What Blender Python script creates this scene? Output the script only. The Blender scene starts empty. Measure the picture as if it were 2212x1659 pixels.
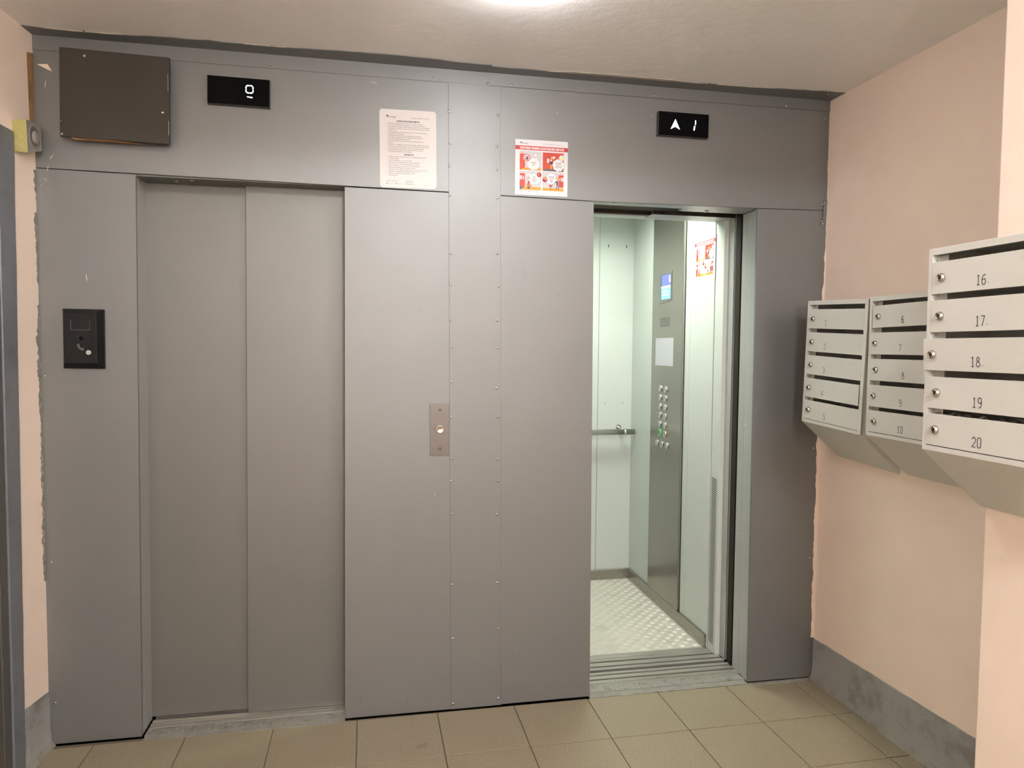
import bpy, bmesh, math, random
from mathutils import Matrix, Vector

# ------------------------------------------------------------------ scene, camera, light
S = bpy.context.scene
COL = S.collection
S.view_settings.view_transform = 'Standard'
S.view_settings.look = 'None'
S.view_settings.exposure = 0.42
S.view_settings.gamma = 1.0
S.view_settings.use_curve_mapping = False

CAM = Vector((0.11200, -2.83277, 1.48354))
yaw, pit, rol = math.radians(-11.01551), math.radians(2.883814), math.radians(0.494972)
fw = Vector((-math.sin(yaw) * math.cos(pit), math.cos(yaw) * math.cos(pit), -math.sin(pit)))
rt = Vector((math.cos(yaw), math.sin(yaw), 0))
up = rt.cross(fw)
r2 = rt * math.cos(rol) + up * math.sin(rol)
u2 = -rt * math.sin(rol) + up * math.cos(rol)
cd = bpy.data.cameras.new('camera')
cam = bpy.data.objects.new('camera', cd)
COL.objects.link(cam)
cam.matrix_world = Matrix(((r2.x, u2.x, -fw.x, CAM.x), (r2.y, u2.y, -fw.y, CAM.y), (r2.z, u2.z, -fw.z, CAM.z), (0, 0, 0, 1)))
cd.sensor_width = 36.0
cd.lens = 1533.795 / 2212 * 36.0
cd.clip_start = 0.02
S.camera = cam

W_ = bpy.data.worlds.new('world')
S.world = W_
W_.use_nodes = True
W_.node_tree.nodes['Background'].inputs[0].default_value = (0.5, 0.45, 0.4, 1)
W_.node_tree.nodes['Background'].inputs[1].default_value = 0.1

FRONT_LAMP = 52.0      # emission of the dome lamp over the lift landing
REAR_LAMP = 215.0       # emission of the lamp in the hall behind the camera
FILL_LAMP = 190.0      # emission of the added fill lamp at the unseen end of the hall
CAR_LAMP = 24.0        # emission of the light panel in the lift car ceiling

# ------------------------------------------------------------------ materials
def mat(name, col, rough=0.5, metal=0.0, emit=None, es=0.0, var=0.0, vs=3.0, bump=0.0, bs=40.0,
        dirt=None, ds=2.0, da=0.3, spec=0.5, stretch=None, speck=None, coat=0.0, rvar=0.0):
    m = bpy.data.materials.new(name)
    m.use_nodes = True
    nt = m.node_tree
    b = nt.nodes['Principled BSDF']
    b.inputs['Base Color'].default_value = (*col, 1)
    b.inputs['Roughness'].default_value = rough
    b.inputs['Metallic'].default_value = metal
    b.inputs['Specular IOR Level'].default_value = spec
    b.inputs['Coat Weight'].default_value = coat
    if emit:
        b.inputs['Emission Color'].default_value = (*emit, 1)
        b.inputs['Emission Strength'].default_value = es
    tc = nt.nodes.new('ShaderNodeTexCoord')
    mp = nt.nodes.new('ShaderNodeMapping')
    nt.links.new(tc.outputs['Object'], mp.inputs[0])
    if stretch:
        mp.inputs['Scale'].default_value = stretch
    cur = None
    def noise(sc, det=6, rg=0.6):
        n = nt.nodes.new('ShaderNodeTexNoise')
        n.inputs['Scale'].default_value = sc
        n.inputs['Detail'].default_value = det
        n.inputs['Roughness'].default_value = rg
        nt.links.new(mp.outputs[0], n.inputs['Vector'])
        return n
    def mix(fac_socket, a, bcol, lo=0.4, hi=0.7, amt=1.0):
        mr = nt.nodes.new('ShaderNodeMapRange')
        mr.inputs['From Min'].default_value = lo
        mr.inputs['From Max'].default_value = hi
        mr.inputs['To Max'].default_value = amt
        nt.links.new(fac_socket, mr.inputs['Value'])
        mx = nt.nodes.new('ShaderNodeMix')
        mx.data_type = 'RGBA'
        nt.links.new(mr.outputs[0], mx.inputs['Factor'])
        if isinstance(a, tuple):
            mx.inputs['A'].default_value = (*a, 1)
        else:
            nt.links.new(a, mx.inputs['A'])
        mx.inputs['B'].default_value = (*bcol, 1)
        return mx.outputs['Result']
    cur = col
    if var:
        cur = mix(noise(vs).outputs['Fac'], cur, tuple(max(0, c * (1 - var)) for c in col), 0.35, 0.7)
    if speck:
        cur = mix(noise(speck[1], 2, 0.5).outputs['Fac'], cur, speck[0], speck[2], speck[2] + 0.12, speck[3])
    if dirt:
        cur = mix(noise(ds, 10, 0.7).outputs['Fac'], cur, dirt, 0.52, 0.72, da)
    if not isinstance(cur, tuple):
        nt.links.new(cur, b.inputs['Base Color'])
    if rvar:
        mr = nt.nodes.new('ShaderNodeMapRange')
        mr.inputs['To Min'].default_value = rough - rvar
        mr.inputs['To Max'].default_value = rough + rvar
        nt.links.new(noise(6, 8, 0.7).outputs['Fac'], mr.inputs['Value'])
        nt.links.new(mr.outputs[0], b.inputs['Roughness'])
    if bump:
        bp = nt.nodes.new('ShaderNodeBump')
        bp.inputs['Strength'].default_value = bump
        bp.inputs['Distance'].default_value = 0.004
        nt.links.new(noise(bs, 5, 0.55).outputs['Fac'], bp.inputs['Height'])
        nt.links.new(bp.outputs[0], b.inputs['Normal'])
    return m

M = {}
M['panel'] = mat('satin_grey_painted_steel', (0.225, 0.229, 0.230), 0.53, 0.68, var=0.05, vs=1.3, bump=0.04, bs=9, rvar=0.03, dirt=(0.25, 0.24, 0.235), ds=5, da=0.12)
M['door'] = mat('grey_painted_lift_door', (0.188, 0.190, 0.178), 0.50, 0.60, var=0.05, vs=1.5, bump=0.03, bs=7, dirt=(0.2, 0.19, 0.18), ds=4, da=0.12)
M['jamb'] = mat('light_grey_jamb', (0.40, 0.41, 0.40), 0.4, 0.3, var=0.05)
M['carwall'] = mat('pale_green_grey_car_wall', (0.50, 0.53, 0.495), 0.38, 0.0, var=0.02, coat=0.1)
M['steel'] = mat('brushed_steel', (0.36, 0.345, 0.31), 0.25, 0.95, var=0.15, vs=2.5, stretch=(1, 1, 0.25), bump=0.02, bs=60)
M['steel2'] = mat('bright_steel', (0.62, 0.60, 0.56), 0.2, 1.0)
M['callsteel'] = mat('satin_steel_plate', (0.17, 0.155, 0.145), 0.42, 0.85, var=0.1, vs=30)
M['alu'] = mat('worn_aluminium_sill', (0.56, 0.54, 0.48), 0.38, 0.75, var=0.2, vs=30, dirt=(0.22, 0.2, 0.16), ds=12, da=0.5, stretch=(0.2, 3, 1), bump=0.1, bs=80)
M['plate'] = mat('dirty_checker_plate', (0.33, 0.32, 0.285), 0.5, 0.35, dirt=(0.11, 0.10, 0.08), ds=16, da=0.85, var=0.2, vs=40)
M['tread'] = mat('aluminium_tread_floor', (0.70, 0.67, 0.59), 0.42, 0.35, dirt=(0.45, 0.41, 0.33), ds=9, da=0.5, var=0.12, vs=60)
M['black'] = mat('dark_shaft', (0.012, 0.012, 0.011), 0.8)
M['darkmetal'] = mat('dark_greasy_metal', (0.06, 0.05, 0.04), 0.45, 0.5, var=0.4, vs=20)
M['darkpost'] = mat('dark_brown_post', (0.022, 0.018, 0.014), 0.5, spec=0.2)
M['greymetal'] = mat('zinc_grey_metal', (0.2, 0.2, 0.195), 0.4, 0.6)
M['pink'] = mat('peach_painted_plaster', (0.88, 0.735, 0.625), 0.5, var=0.07, vs=2.2, bump=0.5, bs=11, dirt=(0.70, 0.55, 0.44), ds=3.5, da=0.18)
M['ceil'] = mat('glossy_painted_ceiling', (0.87, 0.84, 0.815), 0.36, var=0.05, vs=2.5, bump=0.45, bs=24, spec=0.5)
M['concrete'] = mat('cement_strip', (0.27, 0.26, 0.225), 0.85, var=0.25, vs=25, bump=0.5, bs=60, dirt=(0.2, 0.18, 0.14), ds=10, da=0.5)
M['cement'] = mat('grey_cement_smear', (0.27, 0.265, 0.235), 0.9, var=0.4, vs=60, bump=0.9, bs=120, dirt=(0.62, 0.50, 0.40), ds=40, da=1.0)
M['tile'] = mat('beige_speckled_porcelain', (0.290, 0.245, 0.165), 0.40, var=0.06, vs=3, speck=((0.17, 0.135, 0.085), 210, 0.50, 0.75), dirt=(0.25, 0.2, 0.14), ds=5, da=0.4, bump=0.05, bs=200)
M['grout'] = mat('dark_grout', (0.14, 0.115, 0.08), 0.9)
M['base'] = mat('grey_painted_skirting', (0.33, 0.335, 0.325), 0.45, var=0.12, vs=5, bump=0.7, bs=22, dirt=(0.12, 0.11, 0.10), ds=5, da=0.85)
M['casing'] = mat('blue_grey_oil_paint', (0.145, 0.155, 0.175), 0.35, var=0.1, vs=6, bump=0.8, bs=12, dirt=(0.07, 0.06, 0.06), ds=14, da=0.4)
M['leaf'] = mat('dark_door_paint', (0.075, 0.07, 0.065), 0.4, bump=0.6, bs=20)
M['boxpaint'] = mat('olive_brown_painted_box', (0.045, 0.039, 0.031), 0.55, spec=0.3, var=0.12, vs=8, bump=0.1, bs=25)
M['chip'] = mat('chipped_pale_edge', (0.42, 0.38, 0.33), 0.8)
M['glassblack'] = mat('black_display_glass', (0.002, 0.002, 0.003), 0.06, spec=0.12)
M['displayside'] = mat('dark_brown_display_body', (0.035, 0.03, 0.028), 0.5)
M['led'] = mat('white_led_digit', (0.8, 0.9, 1), 0.5, emit=(0.85, 0.95, 1.0), es=3.0)
M['paper'] = mat('white_printed_sheet', (0.62, 0.585, 0.57), 0.45, spec=0.3)
M['paper2'] = mat('white_poster_sheet', (0.66, 0.655, 0.68), 0.5, spec=0.3)
M['inkblack'] = mat('black_print', (0.015, 0.015, 0.02), 0.6)
M['ink'] = mat('grey_print', (0.05, 0.05, 0.055), 0.6)
M['inkblue'] = mat('dark_blue_print', (0.02, 0.025, 0.08), 0.6)
M['red'] = mat('print_red', (0.45, 0.03, 0.03), 0.5)
M['redor'] = mat('print_vermilion', (0.50, 0.05, 0.025), 0.5)
M['orange'] = mat('print_orange', (0.62, 0.28, 0.02), 0.5)
M['pgrey'] = mat('print_pale_grey', (0.50, 0.50, 0.53), 0.5)
M['pdark'] = mat('print_dark_grey', (0.10, 0.11, 0.12), 0.5)
M['skin'] = mat('print_skin', (0.85, 0.58, 0.45), 0.5)
M['brown'] = mat('print_brown', (0.45, 0.18, 0.05), 0.5)
M['white'] = mat('print_white', (0.68, 0.68, 0.70), 0.5)
M['navy'] = mat('print_navy', (0.04, 0.025, 0.10), 0.5)
M['yellow'] = mat('print_yellow', (0.85, 0.62, 0.03), 0.5)
M['screw'] = mat('screw_metal', (0.68, 0.66, 0.63), 0.25, 1.0)
M['hole'] = mat('screw_recess', (0.02, 0.02, 0.02), 0.6)
M['intercom'] = mat('black_plastic_housing', (0.006, 0.006, 0.006), 0.42, bump=0.1, bs=300, spec=0.28)
M['mailbox'] = mat('light_grey_powder_coat', (0.62, 0.62, 0.585), 0.42, var=0.03, vs=4, bump=0.06, bs=250)
M['pen'] = mat('black_marker', (0.012, 0.012, 0.02), 0.6)
M['lock'] = mat('chrome_lock', (0.55, 0.52, 0.48), 0.22, 1.0)
M['junk'] = mat('crumpled_print', (0.42, 0.38, 0.34), 0.6, var=0.5, vs=60, dirt=(0.06, 0.05, 0.06), ds=30, da=0.8)
M['sirengrey'] = mat('grey_plastic', (0.27, 0.25, 0.23), 0.5)
M['sirentape'] = mat('yellow_green_masking_tape', (0.42, 0.40, 0.13), 0.6, dirt=(0.66, 0.44, 0.30), ds=18, da=1.0)
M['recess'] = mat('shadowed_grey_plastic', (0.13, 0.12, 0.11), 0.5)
M['tape'] = mat('ochre_tape', (0.36, 0.20, 0.085), 0.7, var=0.3, vs=14)
M['screenv'] = mat('violet_screen', (0.05, 0.06, 0.3), 0.3, emit=(0.12, 0.16, 0.75), es=1.0)
M['screenb'] = mat('light_blue_screen', (0.1, 0.3, 0.6), 0.3, emit=(0.20, 0.50, 0.95), es=0.8)
M['screenw'] = mat('pale_screen_print', (0.7, 0.75, 0.85), 0.4, emit=(0.6, 0.75, 1.0), es=0.6)
M['green'] = mat('green_lit_ring', (0.02, 0.4, 0.08), 0.4, emit=(0.05, 0.8, 0.15), es=0.15)
M['scribble'] = mat('scratched_white_plate', (0.42, 0.415, 0.45), 0.3, dirt=(0.4, 0.38, 0.4), ds=25, da=0.4, stretch=(1, 1, 0.15))
M['carlamp'] = mat('car_light_panel', (1, 1, 1), 0.5, emit=(0.93, 1.0, 0.90), es=CAR_LAMP)
M['domelamp'] = mat('dome_lamp_diffuser', (1, 1, 1), 0.5, emit=(0.97, 0.97, 1.0), es=FRONT_LAMP)
M['rearlamp'] = mat('rear_lamp_diffuser', (1, 1, 1), 0.5, emit=(0.94, 0.98, 1.0), es=REAR_LAMP)
M['filllamp'] = mat('fill_lamp_diffuser', (1, 1, 1), 0.5, emit=(0.95, 0.98, 1.0), es=FILL_LAMP)
M['smudge'] = mat('dark_scuff', (0.10, 0.095, 0.09), 0.6)
M['scratch'] = mat('pale_scratch', (0.62, 0.60, 0.56), 0.5)
M['scuff'] = mat('brown_floor_stain', (0.24, 0.19, 0.13), 0.8)

# ------------------------------------------------------------------ mesh builder
class B:
    def __init__(s):
        s.v = []; s.f = []; s.m = []; s.sm = []
    def add(s, pts, faces, m=0, sm=False):
        o = len(s.v)
        s.v += [tuple(p) for p in pts]
        for f in faces:
            s.f.append([i + o for i in f]); s.m.append(m); s.sm.append(sm)
    def box(s, x0, x1, y0, y1, z0, z1, m=0):
        s.add([(x0, y0, z0), (x1, y0, z0), (x1, y1, z0), (x0, y1, z0), (x0, y0, z1), (x1, y0, z1), (x1, y1, z1), (x0, y1, z1)],
              [(0, 3, 2, 1), (4, 5, 6, 7), (0, 1, 5, 4), (1, 2, 6, 5), (2, 3, 7, 6), (3, 0, 4, 7)], m)
    def prism(s, poly, d, m=0):
        """extrude a planar polygon (3-D points) by vector d"""
        n = len(poly); d = Vector(d)
        pts = [Vector(p) for p in poly] + [Vector(p) + d for p in poly]
        s.add(pts, [tuple(range(n)), tuple(range(2 * n - 1, n - 1, -1))] + [(i, i + n, (i + 1) % n + n, (i + 1) % n) for i in range(n)], m)
    def quadxz(s, q, y0, y1, m=0):
        s.prism([(p[0], y0, p[1]) for p in q], (0, y1 - y0, 0), m)
    def lathe(s, c, axis, prof, seg=16, m=0, sm=True, cap=True):
        """prof: list of (radius, height along axis)"""
        a = Vector(axis).normalized()
        t = Vector((0, 0, 1)) if abs(a.z) < 0.9 else Vector((1, 0, 0))
        e1 = a.cross(t).normalized(); e2 = a.cross(e1)
        c = Vector(c); pts = []; faces = []
        for r, h in prof:
            for k in range(seg):
                th = 2 * math.pi * k / seg
                pts.append(c + a * h + e1 * (r * math.cos(th)) + e2 * (r * math.sin(th)))
        for i in range(len(prof) - 1):
            for k in range(seg):
                k2 = (k + 1) % seg
                faces.append((i * seg + k, i * seg + k2, (i + 1) * seg + k2, (i + 1) * seg + k))
        s.add(pts, faces, m, sm)
        if cap:
            s.add([pts[k] for k in range(seg)], [tuple(range(seg))], m)
            s.add([pts[(len(prof) - 1) * seg + k] for k in range(seg)], [tuple(range(seg))], m)
    def tube(s, p0, p1, r, seg=16, m=0):
        p0 = Vector(p0); p1 = Vector(p1)
        s.lathe(p0, p1 - p0, [(r, 0), (r, (p1 - p0).length)], seg, m)
    def build(s, name, mats, parent=None, bevel=0.0, fix=True, seg=1):
        me = bpy.data.meshes.new(name)
        me.from_pydata(s.v, [], s.f)
        if not isinstance(mats, (list, tuple)):
            mats = [mats]
        for m in mats:
            me.materials.append(M[m])
        for i, p in enumerate(me.polygons):
            p.material_index = s.m[i]; p.use_smooth = s.sm[i]
        if fix:
            bm = bmesh.new(); bm.from_mesh(me)
            bmesh.ops.remove_doubles(bm, verts=bm.verts, dist=1e-6)
            bmesh.ops.recalc_face_normals(bm, faces=bm.faces)
            bm.to_mesh(me); bm.free()
        o = bpy.data.objects.new(name, me)
        COL.objects.link(o)
        if parent: o.parent = parent
        if bevel:
            md = o.modifiers.new('bevel', 'BEVEL'); md.width = bevel; md.segments = seg; md.limit_method = 'ANGLE'
        return o

def empty(name, loc=(0, 0, 0), rot=None):
    o = bpy.data.objects.new(name, None); COL.objects.link(o)
    o.location = loc; o.empty_display_size = 0.05
    if rot: o.rotation_euler = rot
    return o
def struct(o): o['kind'] = 'structure'; return o
def tag(o, label, cat, group=None):
    o['label'] = label; o['category'] = cat
    if group: o['group'] = group
    return o
def copy(o, parent, loc=None):
    c = o.copy(); COL.objects.link(c); c.parent = parent
    if loc is not None: c.location = loc
    return c

def boxo(name, a, m, parent=None, bevel=0.0):
    b = B(); b.box(*a); return b.build(name, m, parent, bevel)
def quado(name, q, y0, y1, m, parent=None, bevel=0.0):
    b = B(); b.quadxz(q, y0, y1); return b.build(name, m, parent, bevel)

rnd = random.Random(7)

# text -> flat mesh pieces
_tc = bpy.data.curves.new('text_source', 'FONT')
_tc.resolution_u = 2
_to = bpy.data.objects.new('text_source', _tc)
COL.objects.link(_to)
def text_geo(body, width=None, height=1.0, bold=0.0, align='LEFT'):
    """vertices (x, y) and faces of a line of text, cap height = height; squeezed to width if given"""
    _tc.body = body; _tc.size = 1.0; _tc.offset = bold; _tc.align_x = 'LEFT'
    bpy.context.view_layer.update()
    dg = bpy.context.evaluated_depsgraph_get()
    me = bpy.data.meshes.new_from_object(_to.evaluated_get(dg))
    vs = [(v.co.x, v.co.y) for v in me.vertices]; fs = [tuple(p.vertices) for p in me.polygons]
    bpy.data.meshes.remove(me)
    if not vs: return [], []
    x0 = min(v[0] for v in vs); x1 = max(v[0] for v in vs)
    k = height / 0.70
    kx = k if width is None else width / (x1 - x0)
    off = {'LEFT': 0, 'CENTER': -(x1 - x0) / 2, 'RIGHT': -(x1 - x0)}[align]
    return [((v[0] - x0 + off) * kx, v[1] * k) for v in vs], fs

class Flat:
    """flat print: polygons in sheet coordinates (u right, v down, 0..1), stacked in thin layers, on a sheet of size w x h"""
    def __init__(s, w, h):
        s.w = w; s.h = h; s.b = B(); s.mats = []
    def mi(s, m):
        if m not in s.mats: s.mats.append(m)
        return s.mats.index(m)
    def p(s, pts, m, layer=1):
        s.b.add([(u * s.w, -layer * 0.00012, (1 - v) * s.h) for u, v in pts], [tuple(range(len(pts)))], s.mi(m))
    def rect(s, u0, v0, u1, v1, m, layer=1):
        s.p([(u0, v0), (u1, v0), (u1, v1), (u0, v1)], m, layer)
    def disc(s, u, v, r, m, layer=1, n=18, ry=None):
        ry = r * s.w / s.h if ry is None else ry
        s.p([(u + r * math.cos(2 * math.pi * k / n), v + ry * math.sin(2 * math.pi * k / n)) for k in range(n)], m, layer)
    def line(s, pts, wd, m, layer=1):
        for (a, b_) in zip(pts, pts[1:]):
            dx = (b_[0] - a[0]) * s.w; dy = (b_[1] - a[1]) * s.h; L = math.hypot(dx, dy) or 1
            nx = -dy / L * wd / 2 / s.w; ny = dx / L * wd / 2 / s.h
            s.p([(a[0] + nx, a[1] + ny), (b_[0] + nx, b_[1] + ny), (b_[0] - nx, b_[1] - ny), (a[0] - nx, a[1] - ny)], m, layer)
    def text(s, u, v, body, hgt, m, layer=1, width=None, bold=0.0, align='LEFT'):
        """u,v = baseline start; hgt and width in sheet fractions"""
        vs, fs = text_geo(body, None if width is None else width * s.w, hgt * s.h, 0.0, align)
        for k in range(3 if bold else 1):
            sh_ = k * 0.045 * hgt * s.h
            s.b.add([(u * s.w + x + sh_, -(layer + k * 0.3) * 0.00012, (1 - v) * s.h + y) for x, y in vs], fs, s.mi(m))
    def build(s, name, parent):
        return s.b.build(name, s.mats, parent, fix=False)

# ------------------------------------------------------------------ geometry constants
def xl(y): return -1.0662 + 0.064 * y          # left wall
def xr(y): return 2.0643 - 0.00473 * y         # right wall
ZC = 2.572                                      # landing ceiling
ZR = 3.33                                       # ceiling of the hall behind
YB = -5.4
PX, PY = 1.66, -1.283                           # corner of the projecting wall on the right

# ------------------------------------------------------------------ room shell
fl = boxo('floor', (-1.45, 2.3, YB, -0.001, -0.06, -0.004), 'grout'); struct(fl)
# tiles
tb = B()
def clip(poly, f):
    out = []
    for i in range(len(poly)):
        a, b_ = poly[i], poly[(i + 1) % len(poly)]
        fa, fb = f(a), f(b_)
        if fa >= 0: out.append(a)
        if (fa >= 0) != (fb >= 0):
            t = fa / (fa - fb); out.append((a[0] + t * (b_[0] - a[0]), a[1] + t * (b_[1] - a[1])))
    return out
ang = 0.0095; ca, sa = math.cos(ang), math.sin(ang)
TX, TY, G = 0.3182, 0.3125, 0.0022
tilemat_lift = []
for i in range(-5, 7):
    for j in range(0, 17):
        x0, x1 = i * TX + G, (i + 1) * TX - G
        y1, y0 = -(j * TY) - G - 0.0135, -((j + 1) * TY) + G - 0.0135
        poly = [(0.0445 + ca * x - sa * y, ca * y + sa * x) for x, y in ((x0, y0), (x1, y0), (x1, y1), (x0, y1))]
        poly = clip(poly, lambda p: p[0] - (xl(p[1]) + 0.012))
        if len(poly) < 3: continue
        if j < 4: poly = clip(poly, lambda p: xr(p[1]) - 0.022 - p[0])
        else: poly = clip(poly, lambda p: PX - 0.004 - p[0])
        if len(poly) < 3: continue
        poly = clip(poly, lambda p: -0.006 - p[1])
        if len(poly) < 3: continue
        cx = sum(p[0] for p in poly) / len(poly); cy = sum(p[1] for p in poly) / len(poly)
        dz = rnd.uniform(-0.0005, 0.0005)
        b = B(); b.prism([(p[0] - cx, p[1] - cy, -0.006) for p in poly], (0, 0, 0.006 + dz))
        t = b.build('tile', 'tile', fl, bevel=0.0008); t.location = (cx, cy, 0)

# cement strips where the tiling stops short of the sills
def strip(name, x0, x1, ya, yb_, m, parent, z=0.0012, n=24, jag=0.004, seed=1):
    r = random.Random(seed); b = B(); top = []; bot = []
    for k in range(n + 1):
        x = x0 + (x1 - x0) * k / n
        top.append((x, yb_, -0.003)); bot.append((x, ya(x) + r.uniform(-jag, jag), -0.003))
    for k in range(n):
        b.prism([bot[k], bot[k + 1], top[k + 1], top[k]], (0, 0, 0.003 + z))
    return b.build(name, m, parent)
strip('cement_strip', -0.742, -0.002, lambda x: -0.022 + 0.006 * x, 0.012, 'concrete', fl, seed=2)
strip('cement_strip', 1.012, 1.745, lambda x: -0.004 + 0.004 * (x - 1), 0.036, 'concrete', fl, seed=3)
strip('cement_strip', 1.745, 2.06, lambda x: -0.020, 0.0, 'concrete', fl, seed=4, z=0.004)

# landing ceiling, higher hall ceiling, walls
struct(boxo('ceiling', (-1.4, 2.4, -1.5, 0.03, ZC, ZC + 0.02), 'ceil'))
b = B(); b.box(-1.6, 2.4, YB, -1.5, ZR, ZR + 0.02); b.box(-1.6, 2.4, -1.5, -1.48, ZC + 0.02, ZR + 0.02)
struct(b.build('ceiling_hall', 'ceil'))
wl_ = B()
wl_.prism([(xl(0.02), 0.02, 0), (xl(YB), YB, 0), (xl(YB) - 0.1, YB, 0), (xl(0.02) - 0.1, 0.02, 0)], (0, 0, ZR))
wall_left = struct(wl_.build('wall_left', 'pink'))
b = B()
b.prism([(xr(0.02), 0.02, 0), (xr(PY), PY, 0), (xr(PY) + 0.1, PY, 0), (xr(0.02) + 0.1, 0.02, 0)], (0, 0, ZR))
wall_right = struct(b.build('wall_right', 'pink'))
b = B(); b.box(PX, 2.2, YB, PY, 0, ZR)
struct(b.build('wall_right_projection', 'pink', bevel=0.006, seg=2))
struct(boxo('wall_back', (-1.6, 2.2, YB - 0.1, YB, 0, ZR), 'pink'))

# skirtings (grey painted band with a cement fillet)
def skirting(name, p0, p1, h0, h1, n, mname='base', nrm=(-1, 0, 0), seed=3):
    """thin uneven painted band from p0 to p1 (x,y), nrm points into the room"""
    r = random.Random(seed); b = B(); N = Vector(nrm)
    P0 = Vector((*p0, 0)); P1 = Vector((*p1, 0)); rows = []
    for k in range(n + 1):
        t = k / n; q = P0.lerp(P1, t); h = h0 + (h1 - h0) * t + r.uniform(-0.0012, 0.0012)
        th = 0.004 + r.uniform(-0.001, 0.001)
        rows.append([q - N * 0.002, q + N * (0.020 + r.uniform(-0.002, 0.003)), q + N * (0.008 + r.uniform(-0.001, 0.001)) + Vector((0, 0, 0.022 + r.uniform(-0.003, 0.003))),
                     q + N * th + Vector((0, 0, 0.07)), q + N * th + Vector((0, 0, h)), q - N * 0.002 + Vector((0, 0, h))])
    for k in range(n):
        for i in range(6):
            j = (i + 1) % 6
            b.add([rows[k][i], rows[k + 1][i], rows[k + 1][j], rows[k][j]], [(0, 1, 2, 3)], 1 if i in (1,) else 0)
    b.add(rows[0], [tuple(range(6))]); b.add(rows[-1], [tuple(range(6))])
    return struct(b.build(name, [mname, 'concrete']))
skirting('baseboard_right', (xr(0) - 0.0005, -0.003), (xr(PY) - 0.0005, PY), 0.186, 0.214, 26)
skirting('baseboard_left', (xl(-0.003) + 0.0005, -0.003), (xl(-0.19) + 0.0005, -0.19), 0.205, 0.222, 8, nrm=(1, 0, 0), seed=5)
skirting('baseboard_right_projection', (PX - 0.0005, PY), (PX - 0.0005, YB), 0.2, 0.2, 10, seed=6)

# ------------------------------------------------------------------ lift shaft behind the cladding
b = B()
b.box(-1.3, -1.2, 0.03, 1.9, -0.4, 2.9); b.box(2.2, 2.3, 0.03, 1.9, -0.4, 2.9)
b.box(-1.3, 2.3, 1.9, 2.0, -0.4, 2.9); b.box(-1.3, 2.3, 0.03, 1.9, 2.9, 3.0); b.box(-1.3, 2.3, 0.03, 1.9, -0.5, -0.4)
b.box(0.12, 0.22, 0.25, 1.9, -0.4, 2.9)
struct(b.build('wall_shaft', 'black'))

# ------------------------------------------------------------------ front wall cladding (each sheet a part)
wf = struct(empty('wall_front', (0.5, 0, 0)))
def atp(o):
    o.parent = wf; o.matrix_parent_inverse = Matrix.Translation((-0.5, 0, 0)); return o
def sheet(q, y0=0.0, y1=0.012, m='panel', name='panel'):
    return atp(quado(name, q, y0, y1, m, bevel=0.0008))
sheet([(-1.085, 0.004), (-0.751, 0.0035), (-0.7385, 2.1035), (-1.085, 2.1080)])
sheet([(-1.085, 2.1100), (0.4070, 2.0975), (0.4070, 2.5230), (-1.085, 2.5230)])
sheet([(-0.003, 0.0035), (0.4220, 0.0035), (0.4150, 2.0945), (0.0020, 2.0965)])
sheet([(0.6150, 0.0055), (1.0120, 0.0065), (0.9995, 2.0875), (0.5950, 2.0925)])
sheet([(0.5950, 2.0950), (1.0005, 2.0900), (1.7350, 2.0945), (2.0800, 2.1010), (2.0800, 2.5280), (0.5950, 2.5280)])
sheet([(1.7440, 0.0080), (2.0700, 0.0070), (2.0700, 2.0990), (1.7350, 2.0925)])
strip_o = sheet([(0.4190, 0.0030), (0.6300, 0.0040), (0.6065, 2.5215), (0.3985, 2.5210)], -0.0018, -0.0002, name='cover_strip')
wear = B()
# small screw, origin at its base, head towards -y
sb = B(); sb.lathe((0, 0, 0), (0, -1, 0), [(0.0054, 0), (0.0054, 0.0004), (0.0046, 0.0006), (0.0043, 0.0018), (0.0032, 0.0028), (0.0020, 0.0030)], 12, 0)
sb.lathe((0, -0.00305, 0), (0, -1, 0), [(0.0019, 0), (0.0019, 0.0002)], 6, 1)
scr = sb.build('screw', ['screw', 'hole']); 
bpy.data.objects.remove(scr); scr_me = bpy.data.meshes['screw']
def screw(x, z, y=0.0, parent=None, rotz=0.0, scale=1.0, rotx=0.0):
    o = bpy.data.objects.new('screw', scr_me); COL.objects.link(o)
    o.location = (x, y, z); o.rotation_euler = (rotx, 0, rotz); o.scale = (scale,) * 3
    if parent is None: atp(o)
    else:
        o.parent = parent
    return o
SC = [(0.402, 2.409), (0.408, 2.286), (0.405, 2.199), (0.407, 2.084), (0.412, 1.858), (0.411, 1.734), (0.411, 1.592), (0.414, 1.486), (0.416, 1.347), (0.416, 1.204), (0.419, 1.039), (0.416, 0.947), (0.42, 0.813), (0.423, 0.522), (0.426, 0.299), (0.429, 0.026)]
SD = [(0.597, 2.408), (0.594, 2.284), (0.596, 2.194), (0.598, 2.083), (0.598, 1.862), (0.605, 1.733), (0.6, 1.595), (0.603, 1.484), (0.599, 1.321), (0.608, 1.205), (0.607, 1.031), (0.611, 0.942), (0.604, 0.804), (0.609, 0.521), (0.614, 0.327), (0.616, 0.033)]
for x, z in SC + SD:
    s_ = screw(x - 0.5 if False else x, z, -0.0018, parent=strip_o)
    if s_.parent is strip_o: s_.matrix_parent_inverse = Matrix.Identity(4)
for x, z in [(-1.053, 2.048), (-1.055, 1.369), (-1.047, 0.687), (-1.045, 0.16), (2.045, 2.495), (2.036, 1.05), (2.034, 0.554)]:
    screw(x, z, 0.0, scale=0.8)

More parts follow.
